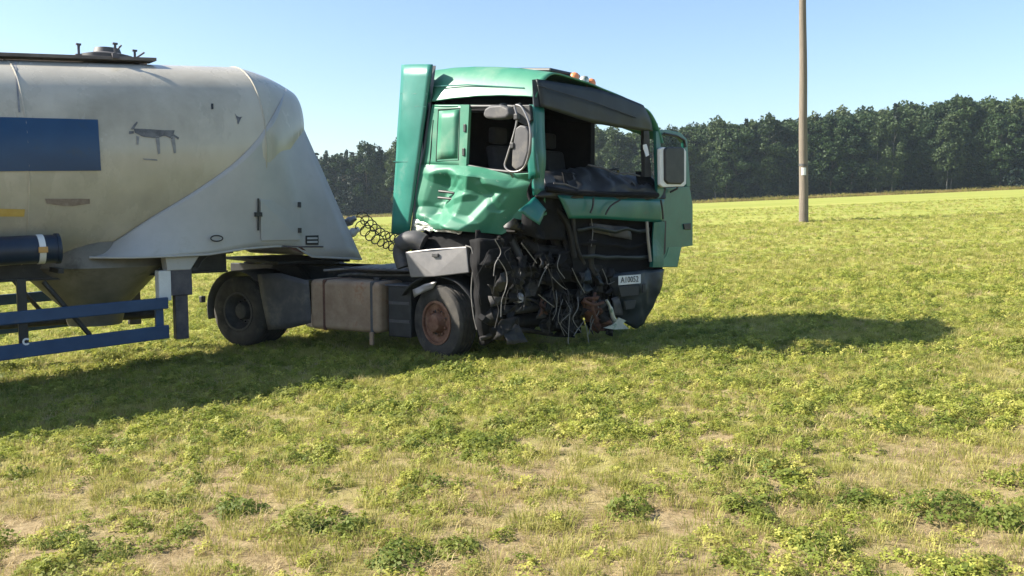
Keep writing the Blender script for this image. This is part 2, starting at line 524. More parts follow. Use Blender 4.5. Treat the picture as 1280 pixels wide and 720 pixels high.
def tank_hit(px, py, off=0.006):
    d = on(px, py, T.W(0, 0.0, 0), T.r) - CAM
    lo, hi = None, None
    for t in np.linspace(0.7, 1.2, 900):
        q = CAM + d * t
        s_ = float(np.dot(q - T.o, T.h))
        w_ = float(np.dot(q - T.o, T.r))
        r = trad(min(s_, S_END))
        zc = ztop(min(s_, S_END)) - r
        dzz = (q[2] - zc) / (LOWER if q[2] < zc else 1.0)
        rr = math.hypot(w_, dzz)
        if rr < r:
            return T.W(s_, w_ * (r + off) / max(rr, 1e-3), zc + (q[2] - zc) * (r + off) / max(rr, 1e-3))
    return T.side(px, py, 0)

def decal(name, m, parent, top, bot, nu=8, nv=4, off=0.006):
    """sheet wrapped on the tank, given by two rows of photo pixels"""
    def lerp(pl, t):
        pl = A(pl, ) * 1.0
        d = np.concatenate([[0], np.cumsum(np.linalg.norm(np.diff(pl, axis=0), axis=1))])
        return np.array([np.interp(t * d[-1], d, pl[:, 0]), np.interp(t * d[-1], d, pl[:, 1])])
    vs_, fs = [], []
    for i in range(nu + 1):
        a, c = lerp(top, i / nu), lerp(bot, i / nu)
        for j in range(nv + 1):
            q = a * (1 - j / nv) + c * j / nv
            vs_.append(tank_hit(q[0], q[1], off))
    fs = [(i * (nv + 1) + j, i * (nv + 1) + j + 1, (i + 1) * (nv + 1) + j + 1, (i + 1) * (nv + 1) + j) for i in range(nu) for j in range(nv)]
    mb = MB()
    mb.add(vs_, fs)
    ob = mb.build(name, m, parent, smooth=60)
    return ob

decal('sign_panel', 'blue', tank, [(-150, 144), (0, 147), (122, 150)], [(-155, 216), (0, 214), (126, 213)], 14, 6, 0.012)
decal('painted_stripe', 'yellow', tank, [(-60, 259), (31, 261)], [(-60, 270), (30, 270)], 5, 2)
decal('scrape_mark', 'brownmark', tank, [(56, 248), (112, 248)], [(58, 254), (85, 258), (112, 254)], 5, 2)
# faded deer emblem: antlered head, back, belly, legs
deer = decal('deer_emblem', 'deer', tank, [(167, 161), (185, 161.5), (205, 163), (218, 163)], [(168, 166), (178, 171), (196, 173), (205, 169.5), (215, 174)], 16, 3)
for nm, t_, b_ in [('deer_muzzle', [(161, 164.5), (167, 164)], [(161.5, 168), (167, 167)]),
                   ('deer_antler', [(163, 162), (167, 156), (171, 152)], [(167, 162), (169, 158), (172, 154)]),
                   ('deer_tail', [(217, 168), (223.5, 172)], [(216, 170), (222.5, 175)])]:
    decal(nm, 'deer', deer, t_, b_, 4, 2)
for nm, t_, b_ in [('deer_leg', [(170, 170), (174, 171)], [(170.5, 181), (172.5, 181)]),
                   ('deer_leg', [(194, 171), (199, 170)], [(197, 193), (200, 192)]),
                   ('deer_leg', [(213, 171), (218, 170)], [(217, 192), (220, 191)]),
                   ('deer_ground_line', [(178, 198), (196, 199)], [(180, 200), (197, 201)])]:
    decal(nm, 'deer_pale', deer, t_, b_, 3, 5)
decal('paint_chip', 'ink', tank, [(263.5, 130), (266.5, 130)], [(264, 137), (266.5, 136.5)], 2, 2)
decal('paint_chip', 'deer', tank, [(293, 142), (297, 147), (303, 146)], [(296, 149), (297, 158), (299, 150)], 3, 2)
decal('dust_streak', 'deer_pale', tank, [(18, 78), (20, 78)], [(23, 141), (25.5, 141)], 2, 8)

# skirt plates round the kingpin, welded to the tank's underside along a rising line
top_px = [(112, 319), (150, 296), (190, 270), (240, 240), (288, 207), (318, 178), (338, 150), (350, 128), (357, 112)]
bot_px = [(112, 322, 0.9), (165, 322, 1.16), (210, 320.5, 1.18), (262, 318, 1.18), (306, 311, 1.17), (345, 308, 1.15), (370, 309, 1.12), (390, 321, 1.09), (452, 324, 0.98)]
def loc_t(q):
    return float(np.dot(q - T.o, T.h)), float(np.dot(q - T.o, T.r)), float(q[2])
tl = [loc_t(tank_hit(x, y, 0.012)) for x, y in top_px]
tl[-1] = (tl[-1][0], min(tl[-1][1], 0.62), tl[-1][2])
bl = [(T.sz(x, y, w)[0], w, T.sz(x, y, w)[1]) for x, y, w in bot_px]
vsides = {}
for sign in (1, -1):
    tp = curve([T.W(a, sign * w, z) for a, w, z in tl], 4)
    bt = []
    for i in range(len(bl) - 1):
        bt += [T.W(*(A(bl[i]) * (1 - k / 4) + A(bl[i + 1]) * k / 4) * A([1, sign, 1])) for k in range(4)]
    bt.append(T.W(bl[-1][0], sign * bl[-1][1], bl[-1][2]))
    vsides[sign] = (tp, bt)
    n, nv = len(tp), 14
    mb = MB()
    mb.add([tp[i] * (1 - j / nv) + bt[i] * j / nv for i in range(n) for j in range(nv + 1)],
           [(i * (nv + 1) + j, i * (nv + 1) + j + 1, (i + 1) * (nv + 1) + j + 1, (i + 1) * (nv + 1) + j) for i in range(n - 1) for j in range(nv)])
    sk = mb.build('skirt_plate', 'skirt', trailer, smooth=50, solid=0.012)
    mb = MB()
    mb.tube(bt, 0.016, 6)
    mb.build('bottom_flange', 'skirt', sk, smooth=40)
    if sign == 1:
        skirt = sk
        skirt_grid = [[tp[i] * (1 - j / nv) + bt[i] * j / nv for j in range(nv + 1)] for i in range(n)]
ft = [vsides[1][0][-1] * (1 - t) + vsides[1][1][-1] * t for t in np.linspace(0, 1, 8)]
fb = [vsides[-1][0][-1] * (1 - t) + vsides[-1][1][-1] * t for t in np.linspace(0, 1, 8)]
mb = MB()
mb.patch(ft, fb, 7, 10, lambda u, v, q: T.h * 0.10 * math.sin(math.pi * v))
mb.build('nose_plate', 'skirt', trailer, smooth=60, solid=0.012)
mb = MB()
mb.fbox(T, -1.0, 0.18, -0.97, 0.97, 1.03, 1.075)
mb.build('kingpin_plate', 'grease', trailer, bevel=0.01)

def to_px(q):
    d = q - CAM
    y = d[1] * cp - d[2] * sp
    return 640 + FPX * d[0] / y, 360 - FPX * (d[1] * sp + d[2] * cp) / y
_flat = [(to_px(q), q) for row in skirt_grid for q in row]
_fx = A([f[0] for f in _flat])
_fw = A([np.dot(f[1] - T.o, T.r) for f in _flat])
def tw(px, py, off=0.012):
    d2 = (_fx[:, 0] - px) ** 2 + (_fx[:, 1] - py) ** 2
    k = np.argsort(d2)[:4]
    wt = 1 / (d2[k] + 1)
    return T.side(px, py, float(np.sum(_fw[k] * wt) / wt.sum()) + off + 0.006)
# hatch in the skirt with latch and hinges
mb = MB()
mb.prism([tw(325, 250, .012), tw(374, 252, .008), tw(375, 300, .008), tw(326, 301, .012)], T.r * 0.018)
hatch = mb.build('skirt_hatch', 'skirt', skirt, bevel=0.006)
for (x, y, h_) in [(323, 268, 40), (374, 256, 6), (374.5, 288, 6)]:
    mb = MB()
    a, b_ = tw(x, y - h_ / 2, 0.03), tw(x, y + h_ / 2, 0.03)
    mb.tube([a, b_], 0.014 if h_ > 10 else 0.03, 8)
    if h_ > 10:
        mb.obox((a + b_) / 2, T.h * 0.05, T.r * 0.02, UP * 0.03)
    mb.build('latch_bar' if h_ > 10 else 'hinge', 'black', skirt, smooth=40)
mb = MB()
mb.prism([tw(382, 294.5), tw(398, 294), tw(398, 306), tw(382, 306)], T.r * 0.006)
tp_ = mb.build('type_plate', 'ink', skirt)
for y in (296.7, 301.3):
    mb = MB()
    mb.prism([tw(384, y, .019), tw(397, y - .2, .019), tw(397, y + 2.2, .019), tw(384, y + 2.4, .019)], T.r * 0.002)
    mb.build('type_plate_line', 'skirt', tp_)
mb = MB()
mb.tube([tw(352, 308.6, .015), tw(404, 308.4, .015)], 0.010, 6)
mb.build('skirt_rib', 'leg', skirt)
mb = MB()
ring = [tw(271 + 7.5 * math.cos(t), 298 + 3.6 * math.sin(t), .05) for t in np.linspace(0, 2 * math.pi, 17)]
mb.tube(ring, 0.009, 6)
mb.build('hand_hole_rim', 'black', skirt, smooth=50)
mb = MB()
mb.patch([tw(352, 307, .012), tw(376, 308, .010)], [tw(366, 312, .012), tw(393, 321.5, -.02)], 6, 4)
mb.build('brown_patch', 'rust', skirt)  # dark brown patch along the step in the skirt's lower edge

# chassis beams, hoppers, pipework
for w in (-0.5, 0.5):
    mb = MB()
    mb.fbox(T, -10.2, -1.6, w - 0.05, w + 0.05, 0.95, 1.22)
    mb.fbox(T, -10.2, -1.6, w - 0.10, w + 0.10, 1.2, 1.225)
    mb.fbox(T, -10.2, -1.6, w - 0.10, w + 0.10, 0.93, 0.955)
    mb.build('chassis_beam', 'black', trailer)
for s_ in (-3.25, -6.1, -8.9):
    z0 = ztop(s_) - RAD - LOWER * RAD
    mb = MB()
    prof = [(z0 + 0.35 - 2, 0.80), (z0 + 0.02 - 2, 0.95), (0.62 - 2, 0.52), (0.50 - 2, 0.40), (0.26 - 2, 0.34), (0.24 - 2, 0.0)]
    mb.lathe(T.W(s_, 0, 2.0), UP, prof, 32, ref=A([1.0, 0, 0]))
    mb.build('discharge_hopper', 'hopper', trailer, smooth=50)
mb = MB()
mb.tube([T.W(s_, -0.15, 0.33 + 0.03 * s_ * 0) for s_ in (-9.2, -6, -2.4)], 0.07, 10)
mb.build('discharge_pipe', 'iron', trailer, smooth=40)
def rails(sign, w):
    out = []
    for (zc, hh, tilt) in ((0.605, 0.075, 0.0), (0.215, 0.088, 0.012)):
        mb = MB()
        a, b_ = T.W(-7.2, sign * w, zc - 0.15 - tilt * 4), T.W(-2.66, sign * w, zc + tilt)
        mid, half = (a + b_) / 2, (b_ - a) / 2
        mb.obox(mid, half, T.r * 0.022, UP * hh)
        out.append(mb.build('guard_rail', 'blue_rail', trailer, bevel=0.012))
    for s_ in (-2.76, -4.35, -5.9):
        mb = MB()
        dz = (s_ + 2.66) * 0.033
        mb.fbox(T, s_ - 0.05, s_ + 0.05, sign * (w - 0.06) - 0.03, sign * (w - 0.06) + 0.03, 0.14 + dz, 0.67 if s_ > -3 else 1.0)
        mb.build('guard_post', 'blue_rail' if s_ > -3 else 'black', trailer, bevel=0.006)
    mb = MB()
    mb.tube([T.W(-3.6, sign * (w - 0.1), 0.25), T.W(-4.1, sign * (w - 0.1), 0.95)], 0.03, 6)
    mb.build('guard_brace', 'black', trailer)
    return out
rl = rails(1, 1.2)
rails(-1, 1.2)
mb = MB()
cg = T.side(33, 427, 1.226)
for t0 in np.linspace(R_(40), R_(320), 9)[:-1]:
    a = [cg + T.h * 0.045 * math.cos(t) + UP * 0.045 * math.sin(t) for t in (t0, t0 + R_(35))]
    mb.prism([a[0], a[1], cg + (a[1] - cg) * 0.5, cg + (a[0] - cg) * 0.5], T.r * 0.002)
mb.build('white_mark', 'white', rl[1])
# hose tube with strap and clip
a, b_ = T.W(-8.3, 1.16, 1.25), T.W(T.sz(75, 311, 1.3)[0], 1.16, T.sz(75, 311, 1.3)[1])
mb = MB()
ax = (b_ - a) / np.linalg.norm(b_ - a)
Lh = np.linalg.norm(b_ - a)
mb.lathe(a, ax, [(0, 0), (0, 0.17), (Lh - 0.02, 0.17), (Lh - 0.02, 0.185), (Lh + 0.02, 0.185), (Lh + 0.02, 0)], 28)
tube = mb.build('hose_tube', 'navy', trailer, smooth=40)
q = T.side(53, 311, 1.3)
k = float(np.dot(q - a, ax))
mb = MB()
mb.lathe(a, ax, [(k - 0.035, 0.171), (k - 0.035, 0.178), (k + 0.035, 0.178), (k + 0.035, 0.171)], 28)
strap = mb.build('strap', 'white', tube, smooth=40)
mb = MB()
mb.obox(a + ax * k + T.r * 0.185, ax * 0.05, T.r * 0.014, UP * 0.035)
mb.build('clip', 'amber', strap, bevel=0.008)
for s_ in (-7.6, -5.6, -3.9):
    mb = MB()
    mb.fbox(T, s_ - 0.03, s_ + 0.03, 0.45, 1.1, 1.04, 1.1)
    mb.build('tube_bracket', 'black', trailer)

# landing legs
for sign in (1, -1):
    w = 1.0 * sign
    mb = MB()
    s0, s1 = T.sz(204, 330, 1.0)[0], T.sz(246, 330, 1.0)[0]
    mb.prism([T.W(s0, w + 0.1, 1.2), T.W(s1, w + 0.1, 1.2), T.W(s1 - 0.12, w + 0.1, 1.02), T.W(s0 + 0.02, w + 0.1, 1.02)], -T.r * 0.2)
    br = mb.build('leg_bracket', 'skirt', trailer, bevel=0.01)
    sa, sb = T.sz(213, 350, 1.05)[0], T.sz(239, 350, 1.05)[0]
    mb = MB()
    mb.fbox(T, sa, sb, w - 0.09, w + 0.09, 0.68, 1.06)
    lg = mb.build('landing_leg', 'leg', trailer, bevel=0.012)
    mb = MB()
    m_ = (sa + sb) / 2
    mb.fbox(T, m_ - 0.085, m_ + 0.085, w - 0.06, w + 0.06, 0.09, 0.685)
    mb.build('leg_tube', 'leg', lg, bevel=0.01)
    mb = MB()
    mb.fbox(T, sb - 0.01, sb + 0.10, w + 0.02, w + 0.07, 1.0, 1.04)
    mb.build('crank_stub', 'black', lg)
    mb = MB()
    sc = T.sz(196, 350, 1.0)[0]
    mb.fbox(T, sc, sc + 0.16, w - 0.08, w + 0.08, 0.62, 1.02)
    mb.build('valve_box', 'white', lg, bevel=0.01)
    mb = MB()
    mb.tube(curve([T.W(s1 - 0.02, w + 0.05, 1.02), T.W(s1 + 0.06, w + 0.05, 1.14), T.W(s1 + 0.18, w + 0.05, 1.21), T.W(s1 + 0.5, w + 0.02, 1.235)], 6), 0.014, 6)
    mb.build('air_pipe', 'black', trailer, smooth=50)

# rooftop walkway and manhole
for w in (-0.2, 0.2):
    mb = MB()
    a, b_ = T.W(-9.6, w, ztop(-9.6) - 0.0), T.W(-2.42, w, ztop(-2.42) - 0.0)
    mb.obox((a + b_) / 2 + UP * 0.035, (b_ - a) / 2, T.r * 0.16, UP * 0.022)
    mb.build('walkway_plank', 'walkway', trailer, bevel=0.005)
sm = T.sz(134, 64, 0)[0]
for s_ in (sm, -6.1, -8.9):
    mb = MB()
    mb.lathe(T.W(s_, 0, ztop(s_) + 0.04), UP, [(0, 0.34), (0.06, 0.34), (0.07, 0.30), (0.10, 0.18), (0.165, 0.16), (0.17, 0)], 24, ref=T.h)
    lid = mb.build('manhole_lid', 'mudguard', trailer, smooth=35)
    for k, (ca, tl) in enumerate(((0, 0.10), (180, -0.02), (90, 0.05), (270, 0.05))):
        c_ = T.W(s_ + 0.36 * math.cos(R_(ca)), 0.36 * math.sin(R_(ca)), ztop(s_) + 0.06)
        mb = MB()
        mb.tube([c_, c_ + UP * 0.16], 0.018, 6)
        mb.tube([c_ + UP * 0.05, c_ + UP * 0.15 + T.h * (tl + 0.03)], 0.012, 6)
        mb.obox(c_, T.h * 0.045, T.r * 0.03, UP * 0.03)
        mb.obox(c_ + UP * 0.16, T.h * 0.03, T.r * 0.02, UP * 0.012)
        mb.build('swing_clamp', 'leg', lid)

# running gear (out of frame, but it throws the shadow)
def make_wheel(parent, o, axis, rad, wid, rim_r, rimmat, dish, name='wheel'):
    """axis points outward; o is the middle of the outer face"""
    o, axis = A(o), A(axis) / np.linalg.norm(axis)
    mb = MB()
    t = wid
    prof = [(-t * 0.93, rim_r), (-t * 1.0, rim_r + 0.03), (-t * 1.02, rad * 0.78), (-t * 0.97, rad * 0.94), (-t * 0.88, rad * 0.99)]
    for k in range(4):
        d = -t * (0.80 - 0.2 * k)
        prof += [(d - 0.012, rad), (d - 0.008, rad - 0.014), (d + 0.008, rad - 0.014), (d + 0.012, rad)]
    prof += [(-t * 0.12, rad * 0.99), (-t * 0.03, rad * 0.94), (t * 0.02, rad * 0.78), (0, rim_r + 0.03), (-t * 0.07, rim_r)]
    mb.lathe(o, axis, prof, 48)
    tyre = mb.build('tyre', 'rubber', parent, smooth=35)
    mb = MB()
    hub = 0.11
    prof = [(-t * 0.9, rim_r + 0.005), (-0.02, rim_r + 0.005), (0.0, rim_r + 0.005), (0.0, rim_r - 0.025), (-0.03, rim_r - 0.03), (-dish * 0.5, rim_r - 0.05), (-dish, rim_r * 0.66), (-dish, hub + 0.03), (-dish + 0.05, hub + 0.02), (-dish + 0.10, hub), (-dish + 0.12, hub * 0.6), (-dish + 0.12, 0.0)]
    mb.lathe(o, axis, prof, 40)
    rim = mb.build('rim', rimmat, parent, smooth=35)
    u = UP - axis * np.dot(UP, axis)
    u /= np.linalg.norm(u)
    w = np.cross(axis, u)
    for k in range(10):
        a = 2 * math.pi * k / 10
        c_ = o + axis * (-dish) + (hub + 0.055) * (math.cos(a) * u + math.sin(a) * w)
        mb = MB()
        mb.tube([c_, c_ + axis * 0.035], 0.016, 6)
        mb.build('wheel_nut', rimmat, rim)
    for k in range(8):
        a = 2 * math.pi * (k + 0.5) / 8
        c_ = o + axis * (-dish + 0.0015) + (rim_r * 0.66 - 0.035) * (math.cos(a) * u + math.sin(a) * w)
        mb = MB()
        mb.lathe(c_, axis, [(0, 0), (0, 0.022), (0.004, 0.022)], 10)
        mb.build('rim_hole', 'ink', rim)
    return tyre, rim

def wheel(thing, fr, s_, w_, z_, out, rad, wid, rimmat, dish, steer=0.0):
    o = fr.W(s_, w_, z_)
    axis = fr.r * out
    if steer:
        c_, d_ = math.cos(R_(steer)), math.sin(R_(steer))
        axis = A([axis[0] * c_ - axis[1] * d_, axis[0] * d_ + axis[1] * c_, 0])
    e_ = bpy.data.objects.new('wheel', None)
    col.objects.link(e_)
    base = A(thing.location)
    e_.location = tuple(o - base)
    e_.parent = thing
    make_wheel(e_, o, axis, rad, wid, 0.29, rimmat, dish)
    return e_
for s_ in (-7.3, -8.6, -9.9):
    for sign in (1, -1):
        q = T.W(s_, 1.2 * sign, 0)
        wheel(trailer, T, s_, 1.2 * sign, float(gz(q[0], q[1])) + 0.48, sign, 0.5, 0.36, 'dark_rim', 0.1)
    mb = MB()
    q = T.W(s_, 0, 0)
    z_ = float(gz(q[0], q[1])) + 0.48
    mb.tube([T.W(s_, -0.9, z_), T.W(s_, 0.9, z_)], 0.07, 10)
    for w in (-0.5, 0.5):
        mb.fbox(T, s_ - 0.1, s_ + 0.1, w - 0.05, w + 0.05, z_, 0.95)
    mb.build('axle', 'black', trailer)

# ------------------------------------------------------------------ tractor unit
kz = float(gz(*K.W(2.0, -1.2, 0)[:2]))
truck = empty('truck_tractor', K.W(2.0, -1.2, kz), 'wrecked green tractor truck with smashed cab front and open far door', 'truck')
W_ = 2.45
for w in (-0.82, -1.63):
    mb = MB()
    mb.fbox(K, -0.95, 4.75, w - 0.012, w + 0.012, 0.70, 0.96)
    inn = 0.07 if w > -1.2 else -0.07
    mb.fbox(K, -0.95, 4.75, min(w, w - inn), max(w, w - inn), 0.945, 0.962)
    mb.fbox(K, -0.95, 4.75, min(w, w - inn), max(w, w - inn), 0.698, 0.715)
    mb.build('frame_rail', 'black', truck, bevel=0.004)
for s_ in (-0.9, 0.9, 2.4, 3.9):
    mb = MB()
    mb.fbox(K, s_ - 0.05, s_ + 0.05, -1.61, -0.84, 0.74, 0.92)
    mb.build('crossmember', 'black', truck)
# fifth wheel
kp = A([T.o[0], T.o[1], 0.0])
mb = MB()
mb.lathe(kp + UP * 0.985, UP, [(-0.02, 0.0), (-0.05, 0.40), (-0.01, 0.47), (0.03, 0.47), (0.035, 0.06), (0.035, 0.0)], 32, ref=K.h)
fw = mb.build('fifth_wheel', 'grease', truck, smooth=40)
for w in (-0.72, -1.73):
    mb = MB()
    mb.prism([K.W(-0.1, w - 0.06, 0.72), K.W(0.85, w - 0.06, 0.72), K.W(0.6, w - 0.06, 0.97), K.W(0.1, w - 0.06, 0.97)], K.r * 0.12)
    mb.build('fifth_wheel_bracket', 'grease', fw, bevel=0.01)
mb = MB()
mb.prism([K.W(-0.75, -0.9, 0.93), K.W(-0.45, -0.9, 0.98), K.W(-0.45, -1.5, 0.98), K.W(-0.75, -1.5, 0.93)], UP * 0.05)
mb.build('coupling_ramp', 'grease', fw)
# wheels
RH = 0.29
wheel(truck, K, 0.0, 0.0, RH, 1, 0.53, 0.29, 'dark_rim', 0.16)
wheel(truck, K, 0.0, -0.34, RH, 1, 0.53, 0.29, 'dark_rim', 0.02)
wheel(truck, K, 0.0, -W_, RH, -1, 0.53, 0.29, 'dark_rim', 0.16)
wheel(truck, K, 0.0, -W_ + 0.34, RH, -1, 0.53, 0.29, 'dark_rim', 0.02)
wheel(truck, K, 3.55, -0.0, 0.33, 1, 0.50, 0.31, 'rust_rim', 0.05, steer=-18)
wheel(truck, K, 3.55, -W_ + 0.02, 0.36, -1, 0.50, 0.31, 'rust_rim', 0.05, steer=-18)
mb = MB()
mb.tube([K.W(0, -0.65, RH), K.W(0, -1.0, RH), K.W(0, -1.12, RH), K.W(0, -1.32, RH), K.W(0, -1.45, RH), K.W(0, -1.8, RH)], [0.09, 0.10, 0.24, 0.24, 0.10, 0.09], 14)
mb.build('rear_axle', 'grease', truck, smooth=40)
mb = MB()
mb.tube([K.W(3.55, -0.35, 0.34), K.W(3.55, -0.6, 0.26), K.W(3.55, -1.85, 0.26), K.W(3.55, -2.1, 0.34)], 0.065, 10)
mb.build('front_axle', 'grease', truck, smooth=40)
# rear mudguards with flat flap ahead of the wheel
def mudguard(w0, w1, name='rear_mudguard'):
    mb = MB()
    ps = []
    for a in np.linspace(R_(196), R_(52), 16):
        ps.append((0.62 * math.cos(a), RH + 0.02 + 0.60 * math.sin(a)))
    ps += [(0.72, 0.72), (0.92, 0.66)]
    mb.patch([K.W(s_, w0, z_) for s_, z_ in ps], [K.W(s_, w1, z_) for s_, z_ in ps], len(ps) * 2, 2)
    m_ = mb.build(name, 'mudguard', truck, smooth=50, solid=0.012)
    return m_
mg = mudguard(0.015, -0.66)
mudguard(-W_ - 0.015, -W_ + 0.66)
mb = MB()
mb.patch([K.side(322, 343, 0.02), K.side(352, 341, 0.02), K.side(386, 351, 0.02)], [K.side(337, 412, 0.02), K.side(360, 411, 0.02), K.side(387, 404, 0.02)], 8, 8,
         lambda u, v, q: K.r * 0.03 * math.sin(3 * u + 2 * v))
mb.build('mud_flap', 'mudguard', mg, smooth=50, solid=0.012)
mb = MB()
mb.prism([K.W(0.62, -0.02, 0.62), K.W(1.28, -0.02, 0.80), K.W(1.30, -0.60, 0.80), K.W(0.62, -0.62, 0.62)], UP * 0.015)
mb.build('flap_top', 'mudguard', mg)
mb = MB()
c_ = K.side(253, 374, 0.0)
mb.obox(c_, K.h * 0.03, K.r * 0.04, UP * 0.05)
mb.build('side_marker', 'black', mg, bevel=0.01)
# fuel tank
s0, s1 = K.sz(386, 380, 0)[0], K.sz(474, 380, 0)[0]
mb = MB()
mb.fbox(K, s0, s1, -0.62, -0.01, 0.12, 0.83)
ftk = mb.build('fuel_tank', 'fueltank', truck, bevel=0.07, segs=4)
for s_ in (s0 + 0.27, s1 - 0.14):
    mb = MB()
    mb.fbox(K, s_ - 0.03, s_ + 0.03, -0.63, -0.001, 0.11, 0.84)
    mb.build('tank_strap', 'rust' if s_ < 2 else 'mudguard', ftk, bevel=0.06, segs=4)
mb = MB()
mb.fbox(K, s1 - 0.17, s1 - 0.11, -0.03, 0.01, -0.04, 0.14)
mb.build('strap_end', 'fueltank', ftk, bevel=0.008)
mb = MB()
mb.lathe(K.W(s1 - 0.25, -0.3, 0.82), UP, [(0, 0.06), (0.05, 0.06), (0.06, 0.0)], 14, ref=K.h)
mb.build('filler_cap', 'black', ftk, smooth=40)
mb = MB()
mb.fbox(K, s1 + 0.06, s1 + 0.44, -0.6, -0.12, 0.08, 0.78)
bt_ = mb.build('battery_box', 'black', truck, bevel=0.02)
mb = MB()
mb.fbox(K, s1 + 0.02, s1 + 0.5, -0.62, -0.10, 0.775, 0.80)
mb.build('battery_lid', 'mudguard', bt_, bevel=0.01)
for z_ in (0.3, 0.55):
    mb = MB()
    mb.fbox(K, s1 + 0.08, s1 + 0.42, -0.125, -0.105, z_ - 0.02, z_ + 0.02)
    mb.build('box_rib', 'mudguard', bt_)
# left side tank
mb = MB()
mb.fbox(K, 1.4, 2.7, -W_, -1.85, 0.15, 0.83)
mb.build('air_tank_box', 'fueltank', truck, bevel=0.07, segs=3)
# catwalk and lines on the frame
mb = MB()
mb.fbox(K, 1.75, 2.95, -1.55, -0.35, 0.965, 0.99)
cw = mb.build('catwalk', 'mudguard', truck, bevel=0.006)
for k in range(9):
    mb = MB()
    mb.fbox(K, 1.85 + k * 0.125, 1.89 + k * 0.125, -1.5, -0.4, 0.99, 1.0)
    mb.build('tread_bar', 'alu', cw)
for k in range(6):
    y0 = 334 + k * 2.2
    w0 = -0.5 - 0.08 * k
    mb = MB()
    mb.tube(curve([K.side(405 + 6 * k, y0 + 4, w0), K.side(440, y0 + 2 - (k % 3) * 2, w0), K.side(475, y0 + 3, w0), K.side(520, y0 + (k % 2) * 3, w0)], 6), 0.018, 6)
    mb.build('air_line', 'wire_dark' if k % 3 else 'wire', truck, smooth=50)

# ---- cab shell
def ridge(u, v, a, b_, wd, amp):
    a, b_ = A(a) * 1.0, A(b_) * 1.0
    q = A([u, v])
    t = np.clip(np.dot(q - a, b_ - a) / np.dot(b_ - a, b_ - a), 0, 1)
    d = np.linalg.norm(q - a - t * (b_ - a))
    return amp * max(0.0, 1 - d / wd)

def rumple(amp, sc, nrm, seed=0.0):
    def f(u, v, q):
        return nrm * amp * noise.noise(Vector((q[0] * sc + seed, q[1] * sc, q[2] * sc)))
    return f

def rz_top(s_, w_):
    """roof height in the cab frame"""
    x = -w_ / 2.35
    sf = 0.48 * x
    f = np.clip((s_ + 1.95) / (1.95 + sf), 0, 1)              # 0 rear .. 1 front edge
    zt = 3.745 - 0.22 * f ** 2
    crush = 0.43 * np.clip(x, 0, 1) ** 1.6 * f ** 1.3
    edge = 0.0
    if -w_ < 0.42:
        edge = (0.50 - 0.16 * f) * (1 - (-w_) / 0.42) ** 2.8
    if 2.35 + w_ < 0.4:
        edge = (0.30 + 0.05 * f) * (1 - (2.35 + w_) / 0.4) ** 2.2
    return zt - crush - edge + 0.012 * noise.noise(Vector((s_ * 3, w_ * 3, 1.0)))

mb = MB()
NS, NW = 26, 44
ws = [-2.35 * (0.5 - 0.5 * math.cos(math.pi * (j / NW))) for j in range(NW + 1)]
for i in range(NS + 1):
    for j in range(NW + 1):
        w_ = ws[j]
        sf = 0.48 * (-w_ / 2.35) + 0.02
        s_ = -1.93 + (sf + 1.93) * i / NS
        mb.v.append(tuple(C.W(s_, w_ + 0.0, rz_top(s_, w_))))
mb.f = [(i * (NW + 1) + j, i * (NW + 1) + j + 1, (i + 1) * (NW + 1) + j + 1, (i + 1) * (NW + 1) + j) for i in range(NS) for j in range(NW)]
roof = mb.build('cab_roof', 'green', truck, smooth=60, solid=0.02)
for y_ in (103,):
    mb = MB()
    mb.tube([SP(543, 108, -0.015), SP(585, 106, -0.03), SP(655, 110, -0.03)], 0.008, 6)
    mb.build('rain_gutter', 'green_dark', roof, smooth=40)
# roof hatch, horn, beacon
def roofpt(s_, w_, up=0.0):
    return C.W(s_, w_, rz_top(s_, w_) + up)
mb = MB()
mb.obox(roofpt(-0.35, -0.75, 0.03), C.h * 0.30 - UP * 0.03, C.r * 0.34, UP * 0.03)
mb.build('roof_hatch', 'visor', roof, bevel=0.03)
for (s_, w_, m_) in ((0.02, -0.83, 'orange'), (0.06, -1.0, 'bare'), (0.08, -1.13, 'orange')):
    mb = MB()
    mb.lathe(roofpt(s_, w_, 0.0), UP, [(0, 0.06), (0.05, 0.065), (0.09, 0.045), (0.105, 0.0)], 14, ref=C.h)
    mb.build('roof_beacon', m_, roof, smooth=50)

# right side: rear quarter with blank window, pillars, crumpled door
mb = MB()
mb.patch([SP(541, 131), SP(583, 131)], [SP(527, 206), SP(582, 208)], 10, 14, rumple(0.012, 2.5, C.r))
mb.patch([SP(541, 131), SP(583, 131), SP(640, 132), SP(668, 131)], [SP(541.3, 134), SP(583, 134), SP(640, 135), SP(668, 134)], 12, 1)
qp = mb.build('rear_quarter_panel', 'green', truck, smooth=50, solid=0.025)
mb = MB()
mb.patch([SP(549, 139, .012), SP(574, 137, .012)], [SP(546, 199, .012), SP(572, 198, .012)], 4, 6, lambda u, v, q: C.r * 0.014 * (min(u, 1 - u) > .05) * (min(v, 1 - v) > .05))
mb.build('blank_window_panel', 'green', qp, smooth=40, solid=0.012)
mb = MB()
rim_ = [SP(548, 137, .015), SP(575, 135, .015), SP(573, 200, .015), SP(545, 201.5, .015), SP(548, 137, .015)]
mb.tube(rim_, 0.007, 6)
mb.build('window_rubber', 'black', qp)
mb = MB()
mb.tube([SP(541.5, 150, .014), SP(537, 205, .014), SP(536.5, 216, .014)], 0.007, 6)
mb.build('panel_gap', 'black', qp)
